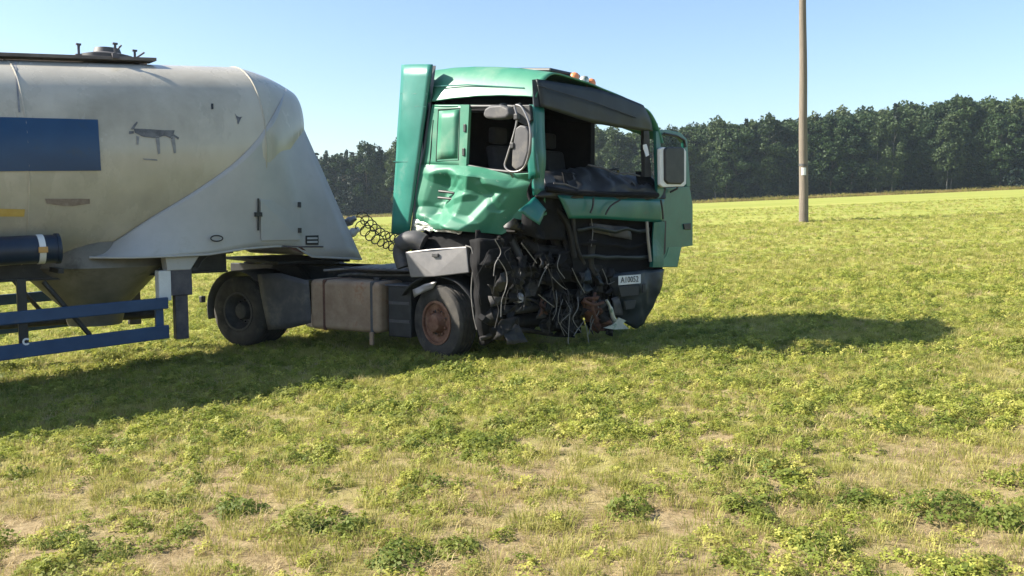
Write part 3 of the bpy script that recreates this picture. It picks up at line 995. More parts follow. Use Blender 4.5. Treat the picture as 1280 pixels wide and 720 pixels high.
# b pillar and a pillar, window frame
mb = MB()
mb.patch([SP(577, 131, .01), SP(588, 131, .01)], [SP(575, 210, .01), SP(584, 210, .01)], 2, 10)
mb.build('door_pillar', 'green', qp, solid=0.05)
for (x, y) in ((581, 160), (579.5, 190)):
    mb = MB()
    mb.obox(SP(x, y, .04), C.h * 0.02, C.r * 0.01, UP * 0.05)
    mb.build('pillar_latch', 'black', qp, bevel=0.006)
mb = MB()
mb.patch([SP(662, 131, .0), SP(669, 131, .0)], [SP(661, 224, .0), SP(673, 222, .0)], 3, 10, rumple(0.03, 3, C.r))
mb.build('front_pillar', 'green_dark', qp, smooth=50, solid=0.05)  # darker green puts the mirror's shadow into the pillar's colour
mb = MB()
mb.tube([SP(588, 133, .0), SP(638, 133, .0), SP(655, 135, .0)], 0.022, 8)
mb.tube([SP(584, 207, .0), SP(610, 212, .02), SP(638, 215, .02)], 0.02, 8)
mb.build('window_frame', 'black', qp, smooth=40)
def door_disp(u, v, q):
    d = 0.0
    d += ridge(u, v, (0.17, 0.05), (0.10, 0.55), 0.22, 0.05)
    d += ridge(u, v, (0.30, 0.02), (0.55, 0.10), 0.30, 0.11)
    d += ridge(u, v, (0.55, 0.10), (0.40, 0.95), 0.26, 0.17)
    d += ridge(u, v, (0.78, 0.28), (0.50, 1.0), 0.20, 0.12)
    d += ridge(u, v, (0.12, 0.80), (0.42, 0.98), 0.16, 0.09)
    d -= ridge(u, v, (0.26, 0.22), (0.22, 0.75), 0.16, 0.10)
    d -= ridge(u, v, (0.68, 0.35), (0.52, 0.75), 0.13, 0.07)
    d -= 0.62 * max(0.0, u - 0.66) ** 1.4 * 2.4 * (0.35 + 0.65 * v)
    d += ridge(u, v, (0.30, 0.60), (0.52, 0.42), 0.07, 0.030) - ridge(u, v, (0.60, 0.16), (0.72, 0.62), 0.05, 0.028) + ridge(u, v, (0.20, 0.62), (0.36, 0.92), 0.05, 0.022) - ridge(u, v, (0.44, 0.20), (0.30, 0.40), 0.05, 0.022)
    d += 0.008 * noise.noise(Vector((u * 4, v * 3, 2.2)))
    return C.r * d * min(1.0, 6 * v + 0.15) + UP * 0.02 * noise.noise(Vector((u * 5, v * 2, 9.0))) * v
mb = MB()
mb.patch([SP(527, 205), SP(582, 207), SP(612, 211), SP(645, 217), SP(671, 216)], [SP(518, 284), SP(540, 287), SP(572, 286), SP(625, 293), SP(664, 268)], 120, 84, door_disp)
door = mb.build('crumpled_door', 'green_scuffed', truck, smooth=60, solid=0.012)
for (x0, x1, y) in ((549, 568, 239), (548, 569, 247)):
    mb = MB()
    mb.tube([SP(x0, y, .05), SP((x0 + x1) / 2, y + 1, .07), SP(x1, y + 2.5, .05)], 0.018, 8)
    mb.build('door_handle', 'black', door, smooth=40)
mb = MB()
mb.patch([SP(517, 274, .03), SP(538, 277, .05), SP(556, 280, .09), SP(578, 288, .10)], [SP(515, 289, .03), SP(534, 289, .05), SP(556, 290, .08), SP(576, 292, .10)], 24, 8,
         lambda u, v, q: C.r * 0.03 * noise.noise(Vector((u * 9, v * 5, 1))) + UP * 0.03 * noise.noise(Vector((u * 12, 0, 3))))
mb.build('torn_sill_and_glare', 'bare', door, smooth=30, solid=0.008)  # torn silver edge; glare on the lower panel is painted in too
# side deflector behind the cab
def fair(pxs, out, name, m, parent, dz=0.0):
    mb = MB()
    mb.patch([SP(*pxs[0], out), SP(*pxs[1], out)], [SP(*pxs[3], out), SP(*pxs[2], out)], 8, 14, lambda u, v, q: C.r * (0.05 * math.sin(u * 2.2) + 0.008 * noise.noise(Vector(q * 3))))
    return mb.build(name, m, parent, smooth=50, solid=0.03)
fr_ = fair([(503, 81), (543, 81), (514, 292), (490, 292)], 0.02, 'side_deflector', 'green_fairing', truck)
for (xa, ya, xb, yb) in ((501, 117, 535, 117.5), (505, 133, 533, 133.5), (492, 202, 524, 202.5)):
    mb = MB()
    mb.tube([SP(xa, ya, .04), SP((xa + xb) / 2, (ya + yb) / 2, .08), SP(xb, yb, .07)], 0.006, 6)
    mb.build('panel_joint', 'green_dark', fr_)
mb = MB()
mb.patch([SP(545, 82, .02), SP(540, 82, -.08)], [SP(518, 290, .02), SP(513, 290, -.08)], 2, 10)
mb.build('rubber_edge', 'black', fr_)
mb = MB()                                     # matching deflector on the far side
mb.patch([C.W(-1.72, -2.36, 3.5), C.W(-2.25, -2.36, 3.62)], [C.W(-2.05, -2.36, 1.5), C.W(-2.45, -2.36, 1.5)], 4, 8)
mb.build('side_deflector', 'green_fairing', truck, solid=0.03)
# rear wall, far wall, floor
mb = MB()
mb.patch([C.W(-1.9, -0.03, 3.22), C.W(-1.9, -0.4, 3.68), C.W(-1.9, -1.95, 3.66), C.W(-1.9, -2.32, 3.4)], [C.W(-1.9, -0.03, 1.5), C.W(-1.9, -0.4, 1.5), C.W(-1.9, -1.95, 1.5), C.W(-1.9, -2.32, 1.5)], 12, 10)
mb.build('rear_wall', 'interior', truck, solid=0.04)
mb = MB()
mb.patch([C.W(-1.74, -2.34, 3.38), C.W(-0.72, -2.34, 3.25)], [C.W(-1.9, -2.34, 1.5), C.W(-0.72, -2.34, 1.5)], 6, 8)
mb.patch([C.W(-1.74, -2.34, 3.38), C.W(0.40, -2.34, 3.03)], [C.W(-1.74, -2.34, 3.30), C.W(0.40, -2.34, 2.93)], 6, 1)
mb.build('far_side_wall', 'green_dark', truck, solid=0.05)
mb = MB()
mb.prism([C.W(-1.85, -0.15, 1.48), C.W(-0.35, -0.2, 1.48), C.W(0.25, -2.3, 1.48), C.W(-1.85, -2.3, 1.48)], UP * 0.06)
mb.build('cab_floor', 'interior', truck)
mb = MB()                                     # trim on the inside of the walls and roof
mb.patch([C.W(-1.85, -2.29, 3.36), C.W(-0.66, -2.29, 3.22)], [C.W(-1.85, -2.29, 1.55), C.W(-0.66, -2.29, 1.55)], 6, 8)
mb.fbox(C, -0.73, -0.665, -2.38, -2.28, 1.5, 3.2)
mb.build('wall_lining', 'interior', truck, solid=0.02)
mb = MB()
mb.patch([C.W(-1.85, -0.06, 3.12), C.W(-1.85, -0.45, 3.55), C.W(-1.85, -1.9, 3.5), C.W(-1.85, -2.3, 3.25)], [C.W(-0.05, -0.06, 3.04), C.W(-0.03, -0.45, 3.22), C.W(0.3, -1.9, 3.02), C.W(0.34, -2.3, 2.96)], 14, 8)
mb.build('headlining', 'interior', truck, smooth=60, solid=0.02)
mb = MB()
mb.patch([C.W(-1.85, -0.07, 3.15), C.W(-1.14, -0.07, 3.15)], [C.W(-1.88, -0.07, 2.4), C.W(-1.14, -0.07, 2.4)], 4, 6)
mb.patch([C.W(-1.85, -0.3, 2.4), C.W(-0.3, -0.3, 2.3)], [C.W(-1.88, -0.3, 1.55), C.W(-0.3, -0.4, 1.55)], 4, 6)
mb.build('wall_lining', 'interior', truck, solid=0.02)
mb = MB()                                     # bunk board and headlining darken the cab
mb.fbox(C, -1.7, -1.1, -2.25, -0.1, 1.9, 2.0)
mb.build('bunk', 'seat', truck, bevel=0.03)
def seat(w_, nm='seat'):
    e_ = MB()
    e_.fbox(C, -0.95, -0.42, w_ - 0.26, w_ + 0.26, 1.85, 2.05)
    st = e_.build(nm, 'seat', truck, bevel=0.06, segs=3)
    e_ = MB()
    e_.prism([C.W(-0.98, w_ + 0.25, 1.95), C.W(-0.82, w_ + 0.25, 1.95), C.W(-0.98, w_ + 0.22, 2.68), C.W(-1.14, w_ + 0.22, 2.68)], -C.r * 0.5)
    e_.build('backrest', 'seat', st, bevel=0.05, segs=3)
    e_ = MB()
    e_.obox(C.W(-1.08, w_, 2.82), C.h * 0.06, C.r * 0.15, UP * 0.11)
    e_.build('headrest', 'seat', st, bevel=0.04, segs=3)
    e_ = MB()
    e_.lathe(C.W(-0.68, w_, 1.53), UP, [(0, 0.2), (0.05, 0.18), (0.33, 0.16)], 12, ref=C.h)
    e_.build('seat_base', 'interior', st, smooth=40)
seat(-0.62)
seat(-1.78)
mb = MB()
qc = C.W(-0.12, -1.78, 2.28)
axs = (C.h * 0.45 - UP * 0.9)
axs /= np.linalg.norm(axs)
u1 = C.r
u2 = np.cross(axs, u1)
mb.tube([qc + 0.22 * (math.cos(t) * u1 + math.sin(t) * u2) for t in np.linspace(0, 2 * math.pi, 25)], 0.016, 6)
mb.tube([qc, qc + axs * 0.4], 0.03, 8)
mb.tube([qc - u1 * 0.22, qc + u1 * 0.22], 0.014, 6)
mb.build('steering_wheel', 'black', truck, smooth=50)

# front: visor, pillars, dash, grille panel
mb = MB()
mb.patch([FP(670, 99, -.02), FP(740, 110, -.05), FP(778, 121, -.05), FP(803, 131.5, -.03), FP(811, 146, 0.0)], [FP(676, 133, -.05), FP(735, 152, -.07), FP(770, 159, -.07), FP(800, 163, -.05), FP(815, 164, 0.0)], 30, 8,
         lambda u, v, q: nF * 0.014 * math.sin(math.pi * min(1, v * 1.1)) + nF * 0.012 * noise.noise(Vector(q * 5)))
vis = mb.build('sun_visor', 'visor', truck, smooth=50, solid=0.025)
mb = MB()
mb.tube([FP(672, 107, -.10), FP(740, 127, -.13), FP(795, 147, -.10)], 0.008, 6)
mb.build('visor_rib', 'black', vis)
mb = MB()
mb.patch([SP(665, 100, .01), FP(671, 99, -.01)], [SP(667, 133, .02), FP(677, 134, -.02)], 3, 6)
mb.build('visor_side', 'visor', vis, solid=0.03)
mb = MB()
mb.patch([FP(667, 131, 0), FP(679, 133, 0)], [FP(668, 244, 0), FP(680, 244, 0)], 2, 12, rumple(0.04, 3, nF))
mb.build('windscreen_pillar', 'green_dark', truck, smooth=50, solid=0.05)
mb = MB()
mb.patch([FP(802, 160, .02), FP(808, 162, .02)], [FP(805, 221, 0), FP(813, 221, 0)], 2, 10, rumple(0.03, 4, nF, 3))
plr = mb.build('windscreen_pillar', 'black', truck, solid=0.06)
mb = MB()
mb.patch([FP(804, 181, -.04), FP(809, 180, -.04)], [FP(806, 196, -.04), FP(811, 194, -.04)], 3, 3, rumple(0.04, 12, nF, 3))
mb.build('torn_trim', 'white', plr, solid=0.006)
# crumpled dashboard
def dash_disp(u, v, q):
    return nF * (0.09 * math.sin(math.pi * v) + 0.08 * noise.noise(Vector((u * 9, v * 3, 5)))) + UP * 0.05 * noise.noise(Vector((u * 13, v * 2, 1))) * (1 - v * 0.6)
mb = MB()
mb.patch([FP(677, 214, .35), FP(705, 212, .35), FP(745, 209, .35), FP(775, 219, .35), FP(815, 222, .3)], [FP(668, 246, 0), FP(700, 248, -.03), FP(740, 248, -.05), FP(790, 249, -.05), FP(832, 248, -.02)], 48, 12, dash_disp)
dash = mb.build('crushed_dashboard', 'black', truck, smooth=30, solid=0.03)
for k in range(7):
    x0 = 680 + k * 19 + random.uniform(-5, 5)
    mb = MB()
    mb.patch([FP(x0, 222 + random.uniform(-8, 4), .18), FP(x0 + 22, 224 + random.uniform(-6, 6), .15)], [FP(x0 + 3, 231, .05), FP(x0 + 25, 233, .05)], 4, 2, rumple(0.08, 7, UP, k))
    mb.build('trim_shard', random.choice(['mudguard', 'black', 'interior']), dash, solid=0.01)
mb = MB()
mb.tube([FP(683, 236, -.06), FP(720, 241, -.12), FP(770, 243, -.12), FP(822, 244, -.08)], 0.035, 8)
mb.build('wiper_beam', 'interior', dash, smooth=40)
for (xa, ya, xb, yb) in ((692, 229, 722, 236), (735, 206, 772, 218), (770, 217, 800, 220)):
    mb = MB()
    mb.tube([FP(xa, ya, -.06), FP((xa + xb) / 2, (ya + yb) / 2 - 2, -.10), FP(xb, yb, -.06)], 0.011, 6)
    mb.build('wiper_arm', 'mudguard', dash, smooth=40)
mb = MB()
mb.patch([FP(697, 244, -.03), FP(745, 246, -.06), FP(790, 248, -.06), FP(829, 249, -.02)], [FP(711, 273, -.04), FP(750, 273, -.07), FP(790, 276, -.05), FP(828, 278, 0)], 24, 6,
         lambda u, v, q: nF * (0.012 * math.sin(math.pi * v) + 0.012 * noise.noise(Vector(q * 4))))
gp = mb.build('grille_panel', 'green_dark', truck, smooth=45, solid=0.02)
for pts in ([(742, 247), (741, 258), (738, 266)], [(775, 250), (763, 258), (757, 268)], [(826, 250), (828, 262), (829, 274)]):
    mb = MB()
    mb.tube(curve([FP(x, y, -.15) for x, y in pts], 5), 0.013, 6)
    mb.build('cable_hook', 'wire_dark', gp, smooth=50)
mb = MB()
mb.patch([FP(668, 246, -.02), FP(683, 262, -.10)], [FP(648, 263, -.05), FP(676, 281, -.16)], 6, 6, rumple(0.05, 6, nF))
mb.build('bent_panel_flap', 'green_dark', truck, smooth=30, solid=0.012)
# corner of the cab below the door: crushed dark lining
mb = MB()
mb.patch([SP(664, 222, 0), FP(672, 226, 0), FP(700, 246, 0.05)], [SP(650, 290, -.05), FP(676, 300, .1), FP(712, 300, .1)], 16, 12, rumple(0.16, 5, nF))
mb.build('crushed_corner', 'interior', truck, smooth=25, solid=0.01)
# grille opening
mb = MB()
mb.patch([FP(705, 270, .16), FP(826, 275, .16)], [FP(715, 345, .16), FP(826, 338, .16)], 8, 8, rumple(0.04, 4, nF))
rad_ = mb.build('radiator', 'interior', truck, solid=0.06)
for k, y in enumerate((283, 303, 318)):
    mb = MB()
    x0 = 722 + 3 * k
    mb.patch([FP(x0, y, .02), FP(770, y + 1, .0), FP(812, y + 1.5, .02)], [FP(x0 + 1, y + 4.5, .03), FP(770, y + 6, .02), FP(812, y + 6, .03)], 12, 2, rumple(0.07, 3.5, UP, k))
    mb.build('grille_slat', 'interior' if k % 2 else 'visor', truck, smooth=40, solid=0.012)
mb = MB()
mb.patch([FP(738, 279, .08), FP(787, 284, .06)], [FP(742, 290, .05), FP(790, 300, .05)], 8, 4, rumple(0.08, 6, nF))
mb.build('bent_grille_sheet', 'mudguard', truck, smooth=30, solid=0.006)
mb = MB()
mb.tube([FP(808.5, 277, -.03), FP(810, 300, -.03), FP(813, 327, -.02)], 0.022, 8)
mb.build('grille_strut', 'alu', truck, smooth=40)
mb = MB()
mb.patch([FP(817, 278, -.02), FP(830, 277, -.02)], [FP(815, 334, -.02), FP(829, 334, -.02)], 3, 8, rumple(0.02, 4, nF))
mb.build('headlight_panel', 'green_dark', truck, solid=0.02)

# ---- far door, swung open
def dpoly(name, px, m, parent, th=0.05, fwd=0.0, bev=0.006):
    mb = MB()
    mb.prism([DP(x, y, fwd) for x, y in px], -nD * th)
    return mb.build(name, m, parent, bevel=bev)
od = dpoly('open_door', [(822, 236), (862, 233), (866, 256), (866, 307), (852, 309), (847, 334), (816, 334), (820, 300)], 'green_dark', truck, 0.06)
dpoly('window_frame', [(822, 163), (834, 162), (851, 166), (859, 174), (863, 233), (858.5, 233.2), (855, 178), (848, 171), (834, 167), (825, 168)], 'green_dark', od, 0.05)
dpoly('window_frame', [(820, 164), (825, 164), (829, 236), (822, 236)], 'green_dark', od, 0.05)
dpoly('window_pane', [(825, 168), (834, 167.5), (848, 171.5), (855, 178), (858.5, 234), (829, 236)], 'glass', od, 0.006, -0.02, 0)
dpoly('door_panel_gap', [(829.5, 276), (833, 276), (832, 315), (828.5, 322), (828.5, 300)], 'ink', od, 0.004, 0.005, 0)
dpoly('lower_trim', [(836, 309), (852, 308.5), (846, 333), (820, 333.5), (833, 320)], 'green_fairing', od, 0.004, 0.006, 0)
dpoly('door_handle', [(855, 280), (864, 279), (864, 287), (856, 287)], 'black', od, 0.02, 0.02)
mb = MB()
mb.tube([DP(830, 167, .03), DP(846, 170, .05), DP(855, 175, .05), DP(857, 184, .06)], 0.018, 8)
mb.tube([DP(838, 240, .03), DP(846, 236, .08), DP(849, 229, .1)], 0.016, 8)
mir = mb.build('mirror_arm', 'black', od, smooth=40)
dpoly('mirror_shell', [(825, 186), (829, 184), (855, 185), (858, 189), (858, 230), (855, 233), (829, 234), (825.5, 231)], 'white', mir, 0.05, 0.12, 0.012)
dpoly('mirror_back', [(831.5, 187), (834, 184), (853, 183.5), (856, 186), (856, 227), (852, 230.5), (836, 230), (832, 226)], 'black', mir, 0.05, 0.15, 0.02)

# ---- near mirrors
mb = MB()
mb.prism([SP(x, y, .06) for x, y in ((640, 131), (662, 131), (664, 150), (658, 158), (644, 150))], -C.r * 0.06)
mb.build('mirror_base', 'black', truck, bevel=0.01)
mb = MB()
loop = [(643, 132), (646, 150), (641, 172), (634, 195), (631, 207), (637, 214), (648, 214), (656, 207), (661, 190), (663, 168), (660, 150), (652, 134), (645, 131)]
mb.tube(curve([SP(x, y, .32) for x, y in loop], 5), 0.012, 8)
mb.tube([SP(645, 132, .32), SP(650, 130, .0)], 0.016, 8)
mb.tube([SP(637, 214, .32), SP(641, 221, .08)], 0.016, 8)
ml = mb.build('mirror_loop', 'alu', truck, smooth=50)
mb = MB()
mb.prism([SP(x, y, .34) for x, y in ((644, 160), (650, 156), (657, 158), (661, 166), (660, 190), (654, 208), (645, 213), (639, 208), (640, 186))], -C.r * 0.08)
mb.build('mirror_shell', 'mudguard', ml, bevel=0.02)
for y in (146, 182):
    mb = MB()
    mb.obox(SP(641 if y > 160 else 646, y, .33), C.h * 0.03, C.r * 0.03, UP * 0.035)
    mb.build('mirror_clamp', 'black', ml, bevel=0.01)
mb = MB()
mb.prism([SP(x, y, .24) for x, y in ((603, 144), (605, 136), (612, 131.5), (626, 130.5), (635, 135), (637, 143), (632, 148), (618, 149), (607, 148))], -C.r * 0.14)
mb.build('kerb_mirror', 'mudguard', ml, bevel=0.03, segs=3)
mb = MB()
mb.tube(curve([SP(622, 140, .22), SP(626, 131, .2), SP(632, 131, .12), SP(634, 136, .02)], 5), 0.014, 6)
mb.build('kerb_mirror_arm', 'black', ml, smooth=40)

# ---- step panel, snorkel, wheel arch
mb = MB()
a_ = [K.side(506, 315, .02), K.side(540, 311, .05), K.side(583, 308, .05), K.side(586, 341, .05), K.side(543, 346, .05), K.side(513, 347, .02)]
mb.prism(a_, -K.r * 0.34)
stp = mb.build('step_panel', 'alu', truck, bevel=0.012)
mb = MB()
mb.obox(K.side(544, 319, .055), K.h * 0.05, K.r * 0.012, UP * 0.025)
mb.build('step_recess', 'mudguard', stp, bevel=0.008)
mb = MB()
mb.tube(curve([K.side(582, 307, .06), K.side(590, 312, .07), K.side(591, 335, .06), K.side(589, 365, .05), K.side(592, 395, .05), K.side(596, 412, .04)], 5), 0.009, 6)
mb.build('dangling_cable', 'wire', truck, smooth=50)
mb = MB()
mb.tube(curve([K.side(505, 334, -.2), K.side(500, 316, -.2), K.side(506, 303, -.2), K.side(520, 300, -.22), K.side(530, 304, -.25)], 6), [0.10] * 10 + [0.13] * 15, 14)
mb.build('air_intake_pipe', 'mudguard', truck, smooth=50)
mb = MB()
ps = [(3.55 + 0.63 * math.cos(a), 0.36 + 0.60 * math.sin(a)) for a in np.linspace(R_(150), R_(15), 14)]
mb.patch([K.W(s_, 0.0, z_) for s_, z_ in ps], [K.W(s_, -0.5, z_) for s_, z_ in ps], 20, 3, rumple(0.03, 4, UP))
arch = mb.build('front_wheel_arch', 'black', truck, smooth=50, solid=0.015)
mb = MB()
mb.patch([K.side(516, 362, .02), K.side(530, 355, .03), K.side(546, 352, .03)], [K.side(518, 372, .02), K.side(530, 365, .03), K.side(540, 361, .03)], 8, 3, rumple(0.03, 8, K.r))
mb.build('fender_fragment', 'alu', arch, smooth=40, solid=0.008)
mb = MB()
mb.patch([K.side(587, 300, .0), K.side(606, 297, .05), K.side(626, 300, .0)], [K.side(592, 430, -.02), K.side(606, 432, .03), K.side(622, 420, -.08)], 14, 24,
         lambda u, v, q: K.r * (0.14 * math.sin(math.pi * u) - 0.12 * v) + K.r * 0.08 * noise.noise(Vector(q * 4)))
mb.build('crushed_step_housing', 'interior', truck, smooth=30, solid=0.02)
mb = MB()
mb.patch([SP(524, 290, -.05), SP(580, 292, -.05), SP(640, 292, -.1)], [K.side(515, 318, -.25), K.side(585, 316, -.2), K.side(640, 320, -.3)], 12, 4, rumple(0.06, 5, C.r))
mb.build('cab_underside', 'interior', truck, smooth=30, solid=0.03)

# ---- engine and torn front end
mb = MB()
mb.fbox(K, 3.3, 4.55, -1.55, -0.9, 0.35, 1.25)
eng = mb.build('engine_block', 'iron', truck, bevel=0.03)
for k in range(6):
    mb = MB()
    mb.fbox(K, 3.35 + 0.2 * k, 3.51 + 0.2 * k, -1.45, -1.0, 1.25, 1.36)
    mb.build('rocker_cover', 'iron', eng, bevel=0.02)
mb = MB()
mb.lathe(K.W(4.56, -1.22, 0.62), K.h, [(0, 0.0), (0, 0.24), (0.05, 0.25), (0.06, 0.2), (0.09, 0.2), (0.1, 0.06), (0.14, 0.06), (0.14, 0)], 24)
mb.build('crank_pulley', 'iron', eng, smooth=35)
for k in range(9):
    mb = MB()
    a = 2 * math.pi * k / 9
    dr = math.cos(a) * UP + math.sin(a) * K.r
    tn = np.cross(K.h, dr)
    c_ = K.W(4.72, -1.22, 0.95) + dr * 0.2
    mb.obox(c_, dr * 0.15, tn * 0.045 + K.h * 0.02, K.h * 0.006)
    mb.build('fan_blade', 'black', eng)
mb = MB()
mb.patch([FP(596, 288, .75), FP(660, 270, .62), FP(712, 262, .5), FP(760, 278, .45)], [FP(600, 405, .8), FP(660, 402, .68), FP(716, 398, .55), FP(762, 388, .5)], 16, 14, rumple(0.10, 4, nF))
mb.build('engine_bay_shroud', 'interior', truck, smooth=40, solid=0.03)
mb = MB()
mb.fbox(K, 3.0, 4.5, -2.0, -1.6, 0.3, 1.4)
mb.fbox(K, 2.9, 4.3, -0.88, -0.55, 0.55, 1.4)
mb.build('gearbox_and_intake', 'grease', truck, bevel=0.04)
def EP(px, py, back=0.45):
    return FP(px, py, back)
parts = [
    # name, material, list of (px,py,back), radius
    ('front_beam', 'grease', [(612, 416, .55), (650, 402, .5), (700, 398, .5), (738, 386, .5)], 0.09),
    ('tow_beam', 'iron', [(628, 388, .45), (668, 384, .4), (722, 372, .4)], 0.06),
    ('coolant_pipe', 'black', [(640, 300, .5), (652, 330, .42), (648, 362, .4), (664, 386, .4)], 0.05),
    ('coolant_pipe', 'grease', [(690, 292, .35), (700, 320, .3), (694, 350, .3), (708, 378, .3)], 0.055),
    ('steering_link', 'iron', [(600, 424, .6), (640, 412, .45), (690, 418, .45)], 0.03),
    ('frame_horn', 'grease', [(655, 300, .5), (672, 312, .35), (700, 316, .3), (730, 330, .3)], 0.075),
    ('bent_strut', 'iron', [(703, 290, .25), (712, 318, .2), (722, 350, .2), (735, 372, .2)], 0.03),
    ('bent_strut', 'iron', [(716, 268, .1), (718, 290, .1), (722, 312, .12), (730, 330, .15)], 0.028),
    ('bent_strut', 'grease', [(690, 256, .15), (704, 272, .1), (712, 290, .1), (718, 322, .1)], 0.035),
    ('hanging_bracket', 'iron', [(741, 300, .1), (738, 330, .15), (748, 352, .15), (746, 378, .2)], 0.05),
    ('hydraulic_line', 'iron', [(655, 372, .35), (672, 378, .3), (690, 392, .3), (700, 404, .3)], 0.018),
    ('torn_crossbar', 'iron', [(676, 352, .3), (700, 346, .25), (728, 352, .25)], 0.035),
]
for nm, m_, pts, r in parts:
    mb = MB()
    mb.tube(curve([EP(*q) for q in pts], 6), r, 10)
    mb.build(nm, m_, truck, smooth=40)
lumps = [  # alternator, pump, filter, brackets: px, py, back, size
    ('alternator', 'iron', 645, 352, .40, 0.12), ('oil_filter', 'alu', 648, 372, .35, 0.075), ('air_compressor', 'grease', 632, 330, .55, 0.16),
    ('steering_box', 'grease', 662, 340, .5, 0.15), ('water_pump', 'iron', 700, 335, .45, 0.13), ('brake_chamber', 'grease', 618, 395, .5, 0.12),
    ('headlamp_bowl', 'black', 690, 372, .35, 0.11)]
for nm, m_, px, py, bk, r in lumps:
    mb = MB()
    ax = C.h * random.uniform(.4, 1) + C.r * random.uniform(-.6, .6) + UP * random.uniform(-.3, .5)
    c_ = EP(px, py, bk)
    mb.lathe(c_, ax, [(-r, 0), (-r, r * .6), (-r * .8, r * .9), (r * .2, r), (r * .3, r * .7), (r * .7, r * .65), (r * .8, r * .3), (r * 1.1, r * .28), (r * 1.1, 0)], 18)
    mb.build(nm, m_, truck, smooth=35)
for k in range(95):      # torn sheet metal and broken castings packed into the engine bay
    px, py = random.uniform(606, 738), random.uniform(272, 412)
    if px < 640 and py < 300:
        py += 40
    bk = random.uniform(.14, .5)
    mm = random.choice(['interior', 'grease', 'black', 'interior', 'grease', 'iron'])
    if k % 3 == 0:
        c_ = EP(px, py, bk + .08)
        a1 = A([random.gauss(0, 1) for _ in range(3)])
        a1 /= np.linalg.norm(a1)
        a2 = np.cross(a1, A([random.gauss(0, 1) for _ in range(3)]))
        a2 /= np.linalg.norm(a2)
        a3 = np.cross(a1, a2)
        x1, x2, x3 = random.uniform(.03, .10), random.uniform(.02, .07), random.uniform(.02, .06)
        mb = MB()
        mb.prism([c_ + a1 * x1 * u + a2 * x2 * v for u, v in ((-1, -.7), (-.4, -1), (.8, -.9), (1, .2), (.5, 1), (-.3, .8), (-1, .4))], a3 * x3 * 2)
        if random.random() < .5:
            mb.tube([c_, c_ + a3 * x3 * 3.2], x2 * .5, 8)
        mb.build('broken_casting', mm, truck, bevel=0.006, smooth=40)
        continue
    wx, hy = random.uniform(8, 26), random.uniform(8, 26)
    sk_ = random.uniform(-12, 12)
    mb = MB()
    mb.patch([EP(px, py, bk), EP(px + wx, py + random.uniform(-6, 6), bk + random.uniform(-.1, .1))], [EP(px + sk_, py + hy, bk + random.uniform(-.12, .12)), EP(px + wx + sk_, py + hy + random.uniform(-6, 6), bk)], 4, 4, rumple(0.11, 9, nF, k * 3.1))
    mb.build('torn_sheet', mm, truck, smooth=20, solid=0.006)
# wires: traced pale ones, then a tangle of dark ones
wires = [
    [(619, 300), (626, 315), (619, 330), (617, 345)], [(622, 322), (632, 338), (634, 352), (632, 362)], [(632, 362), (627, 376), (626, 396)],
    [(652, 304), (662, 317), (671, 329)], [(680, 336), (686, 330), (678, 344), (673, 358)], [(673, 368), (684, 377), (693, 384)],
    [(690, 346), (700, 356), (708, 362)], [(713, 385), (711, 410), (710, 430)], [(731, 400), (722, 412), (717, 420)], [(732, 404), (734, 416), (736, 428)],
    [(739, 272), (741, 290), (739, 308)], [(753, 336), (758, 348), (760, 355), (768, 352)], [(700, 318), (697, 334), (706, 348)], [(715, 335), (722, 350), (731, 366)]]
for pts in wires:
    mb = MB()
    mb.tube(curve([EP(x, y, .02) for x, y in pts], 6), 0.0052, 5)
    mb.build('wire', 'wire', truck, smooth=50)
for k in range(18):
    x0, y0 = random.uniform(606, 735), random.uniform(285, 350)
    pts = [(x0, y0)]
    for j in range(4):
        pts.append((pts[-1][0] + random.uniform(-9, 10), pts[-1][1] + random.uniform(6, 24)))
    pts = [(x, min(y, 428)) for x, y in pts]
    bk = random.uniform(-.02, .3)
    mb = MB()
    mb.tube(curve([EP(x, y, bk + random.uniform(-.03, .03)) for x, y in pts], 5), random.choice([0.003, 0.004, 0.005, 0.008]), 5)
    mb.build('wire', random.choice(['wire_dark', 'wire_dark', 'wire_dark', 'wire_dark', 'grease']), truck, smooth=50)
# rusted buffer lump and pale torn pieces
for k, (xa, ya, xb, yb, xc, yc, xd_, yd_, m_) in enumerate([(727, 373, 744, 369, 730, 388, 747, 386, 'rust'), (742, 372, 758, 377, 744, 392, 760, 392, 'iron'), (730, 388, 750, 386, 735, 402, 752, 403, 'rust'),
                                  (746, 390, 762, 389, 748, 404, 763, 401, 'grease'), (738, 400, 766, 397, 739, 414, 757, 413, 'rust')]):
    mb = MB()
    mb.patch([EP(xa, ya, .05), EP(xb, yb, .02 + .04 * (k % 2))], [EP(xc, yc, .1), EP(xd_, yd_, .06)], 7, 7, rumple(0.15, 11, nF, k * 2.3))
    mb.build('rusted_spring_hanger', m_, truck, smooth=25, solid=0.02)
mb = MB()
mb.tube(curve([EP(730, 376, -.02), EP(742, 381, -.05), EP(754, 378, -.02)], 5), 0.022, 8)
mb.tube(curve([EP(744, 366, .0), EP(741, 384, -.04), EP(746, 402, .0)], 5), 0.02, 8)
mb.build('hanger_bolt', 'rust', truck, smooth=40)
mb = MB()
mb.tube(curve([EP(758, 375, -.04), EP(763, 385, -.04), EP(766, 396, -.04), EP(769, 401, -.03)], 5), [0.02] * 5 + [0.03] * 10 + [0.022], 8)
mb.build('pale_strut', 'bare', truck, smooth=40)
mb = MB()
mb.prism([EP(x, y, -.05) for x, y in ((774, 397), (783, 401), (779, 404), (786, 411), (768, 412), (755, 410), (766, 406))], nF * -0.02)
mb.build('bumper_shard', 'bare', truck)
mb = MB()
mb.patch([FP(716, 330, .22), FP(745, 334, .16), FP(775, 342, .12)], [FP(728, 376, .3), FP(748, 384, .24), FP(772, 398, .2)], 14, 10, rumple(0.12, 7, nF))
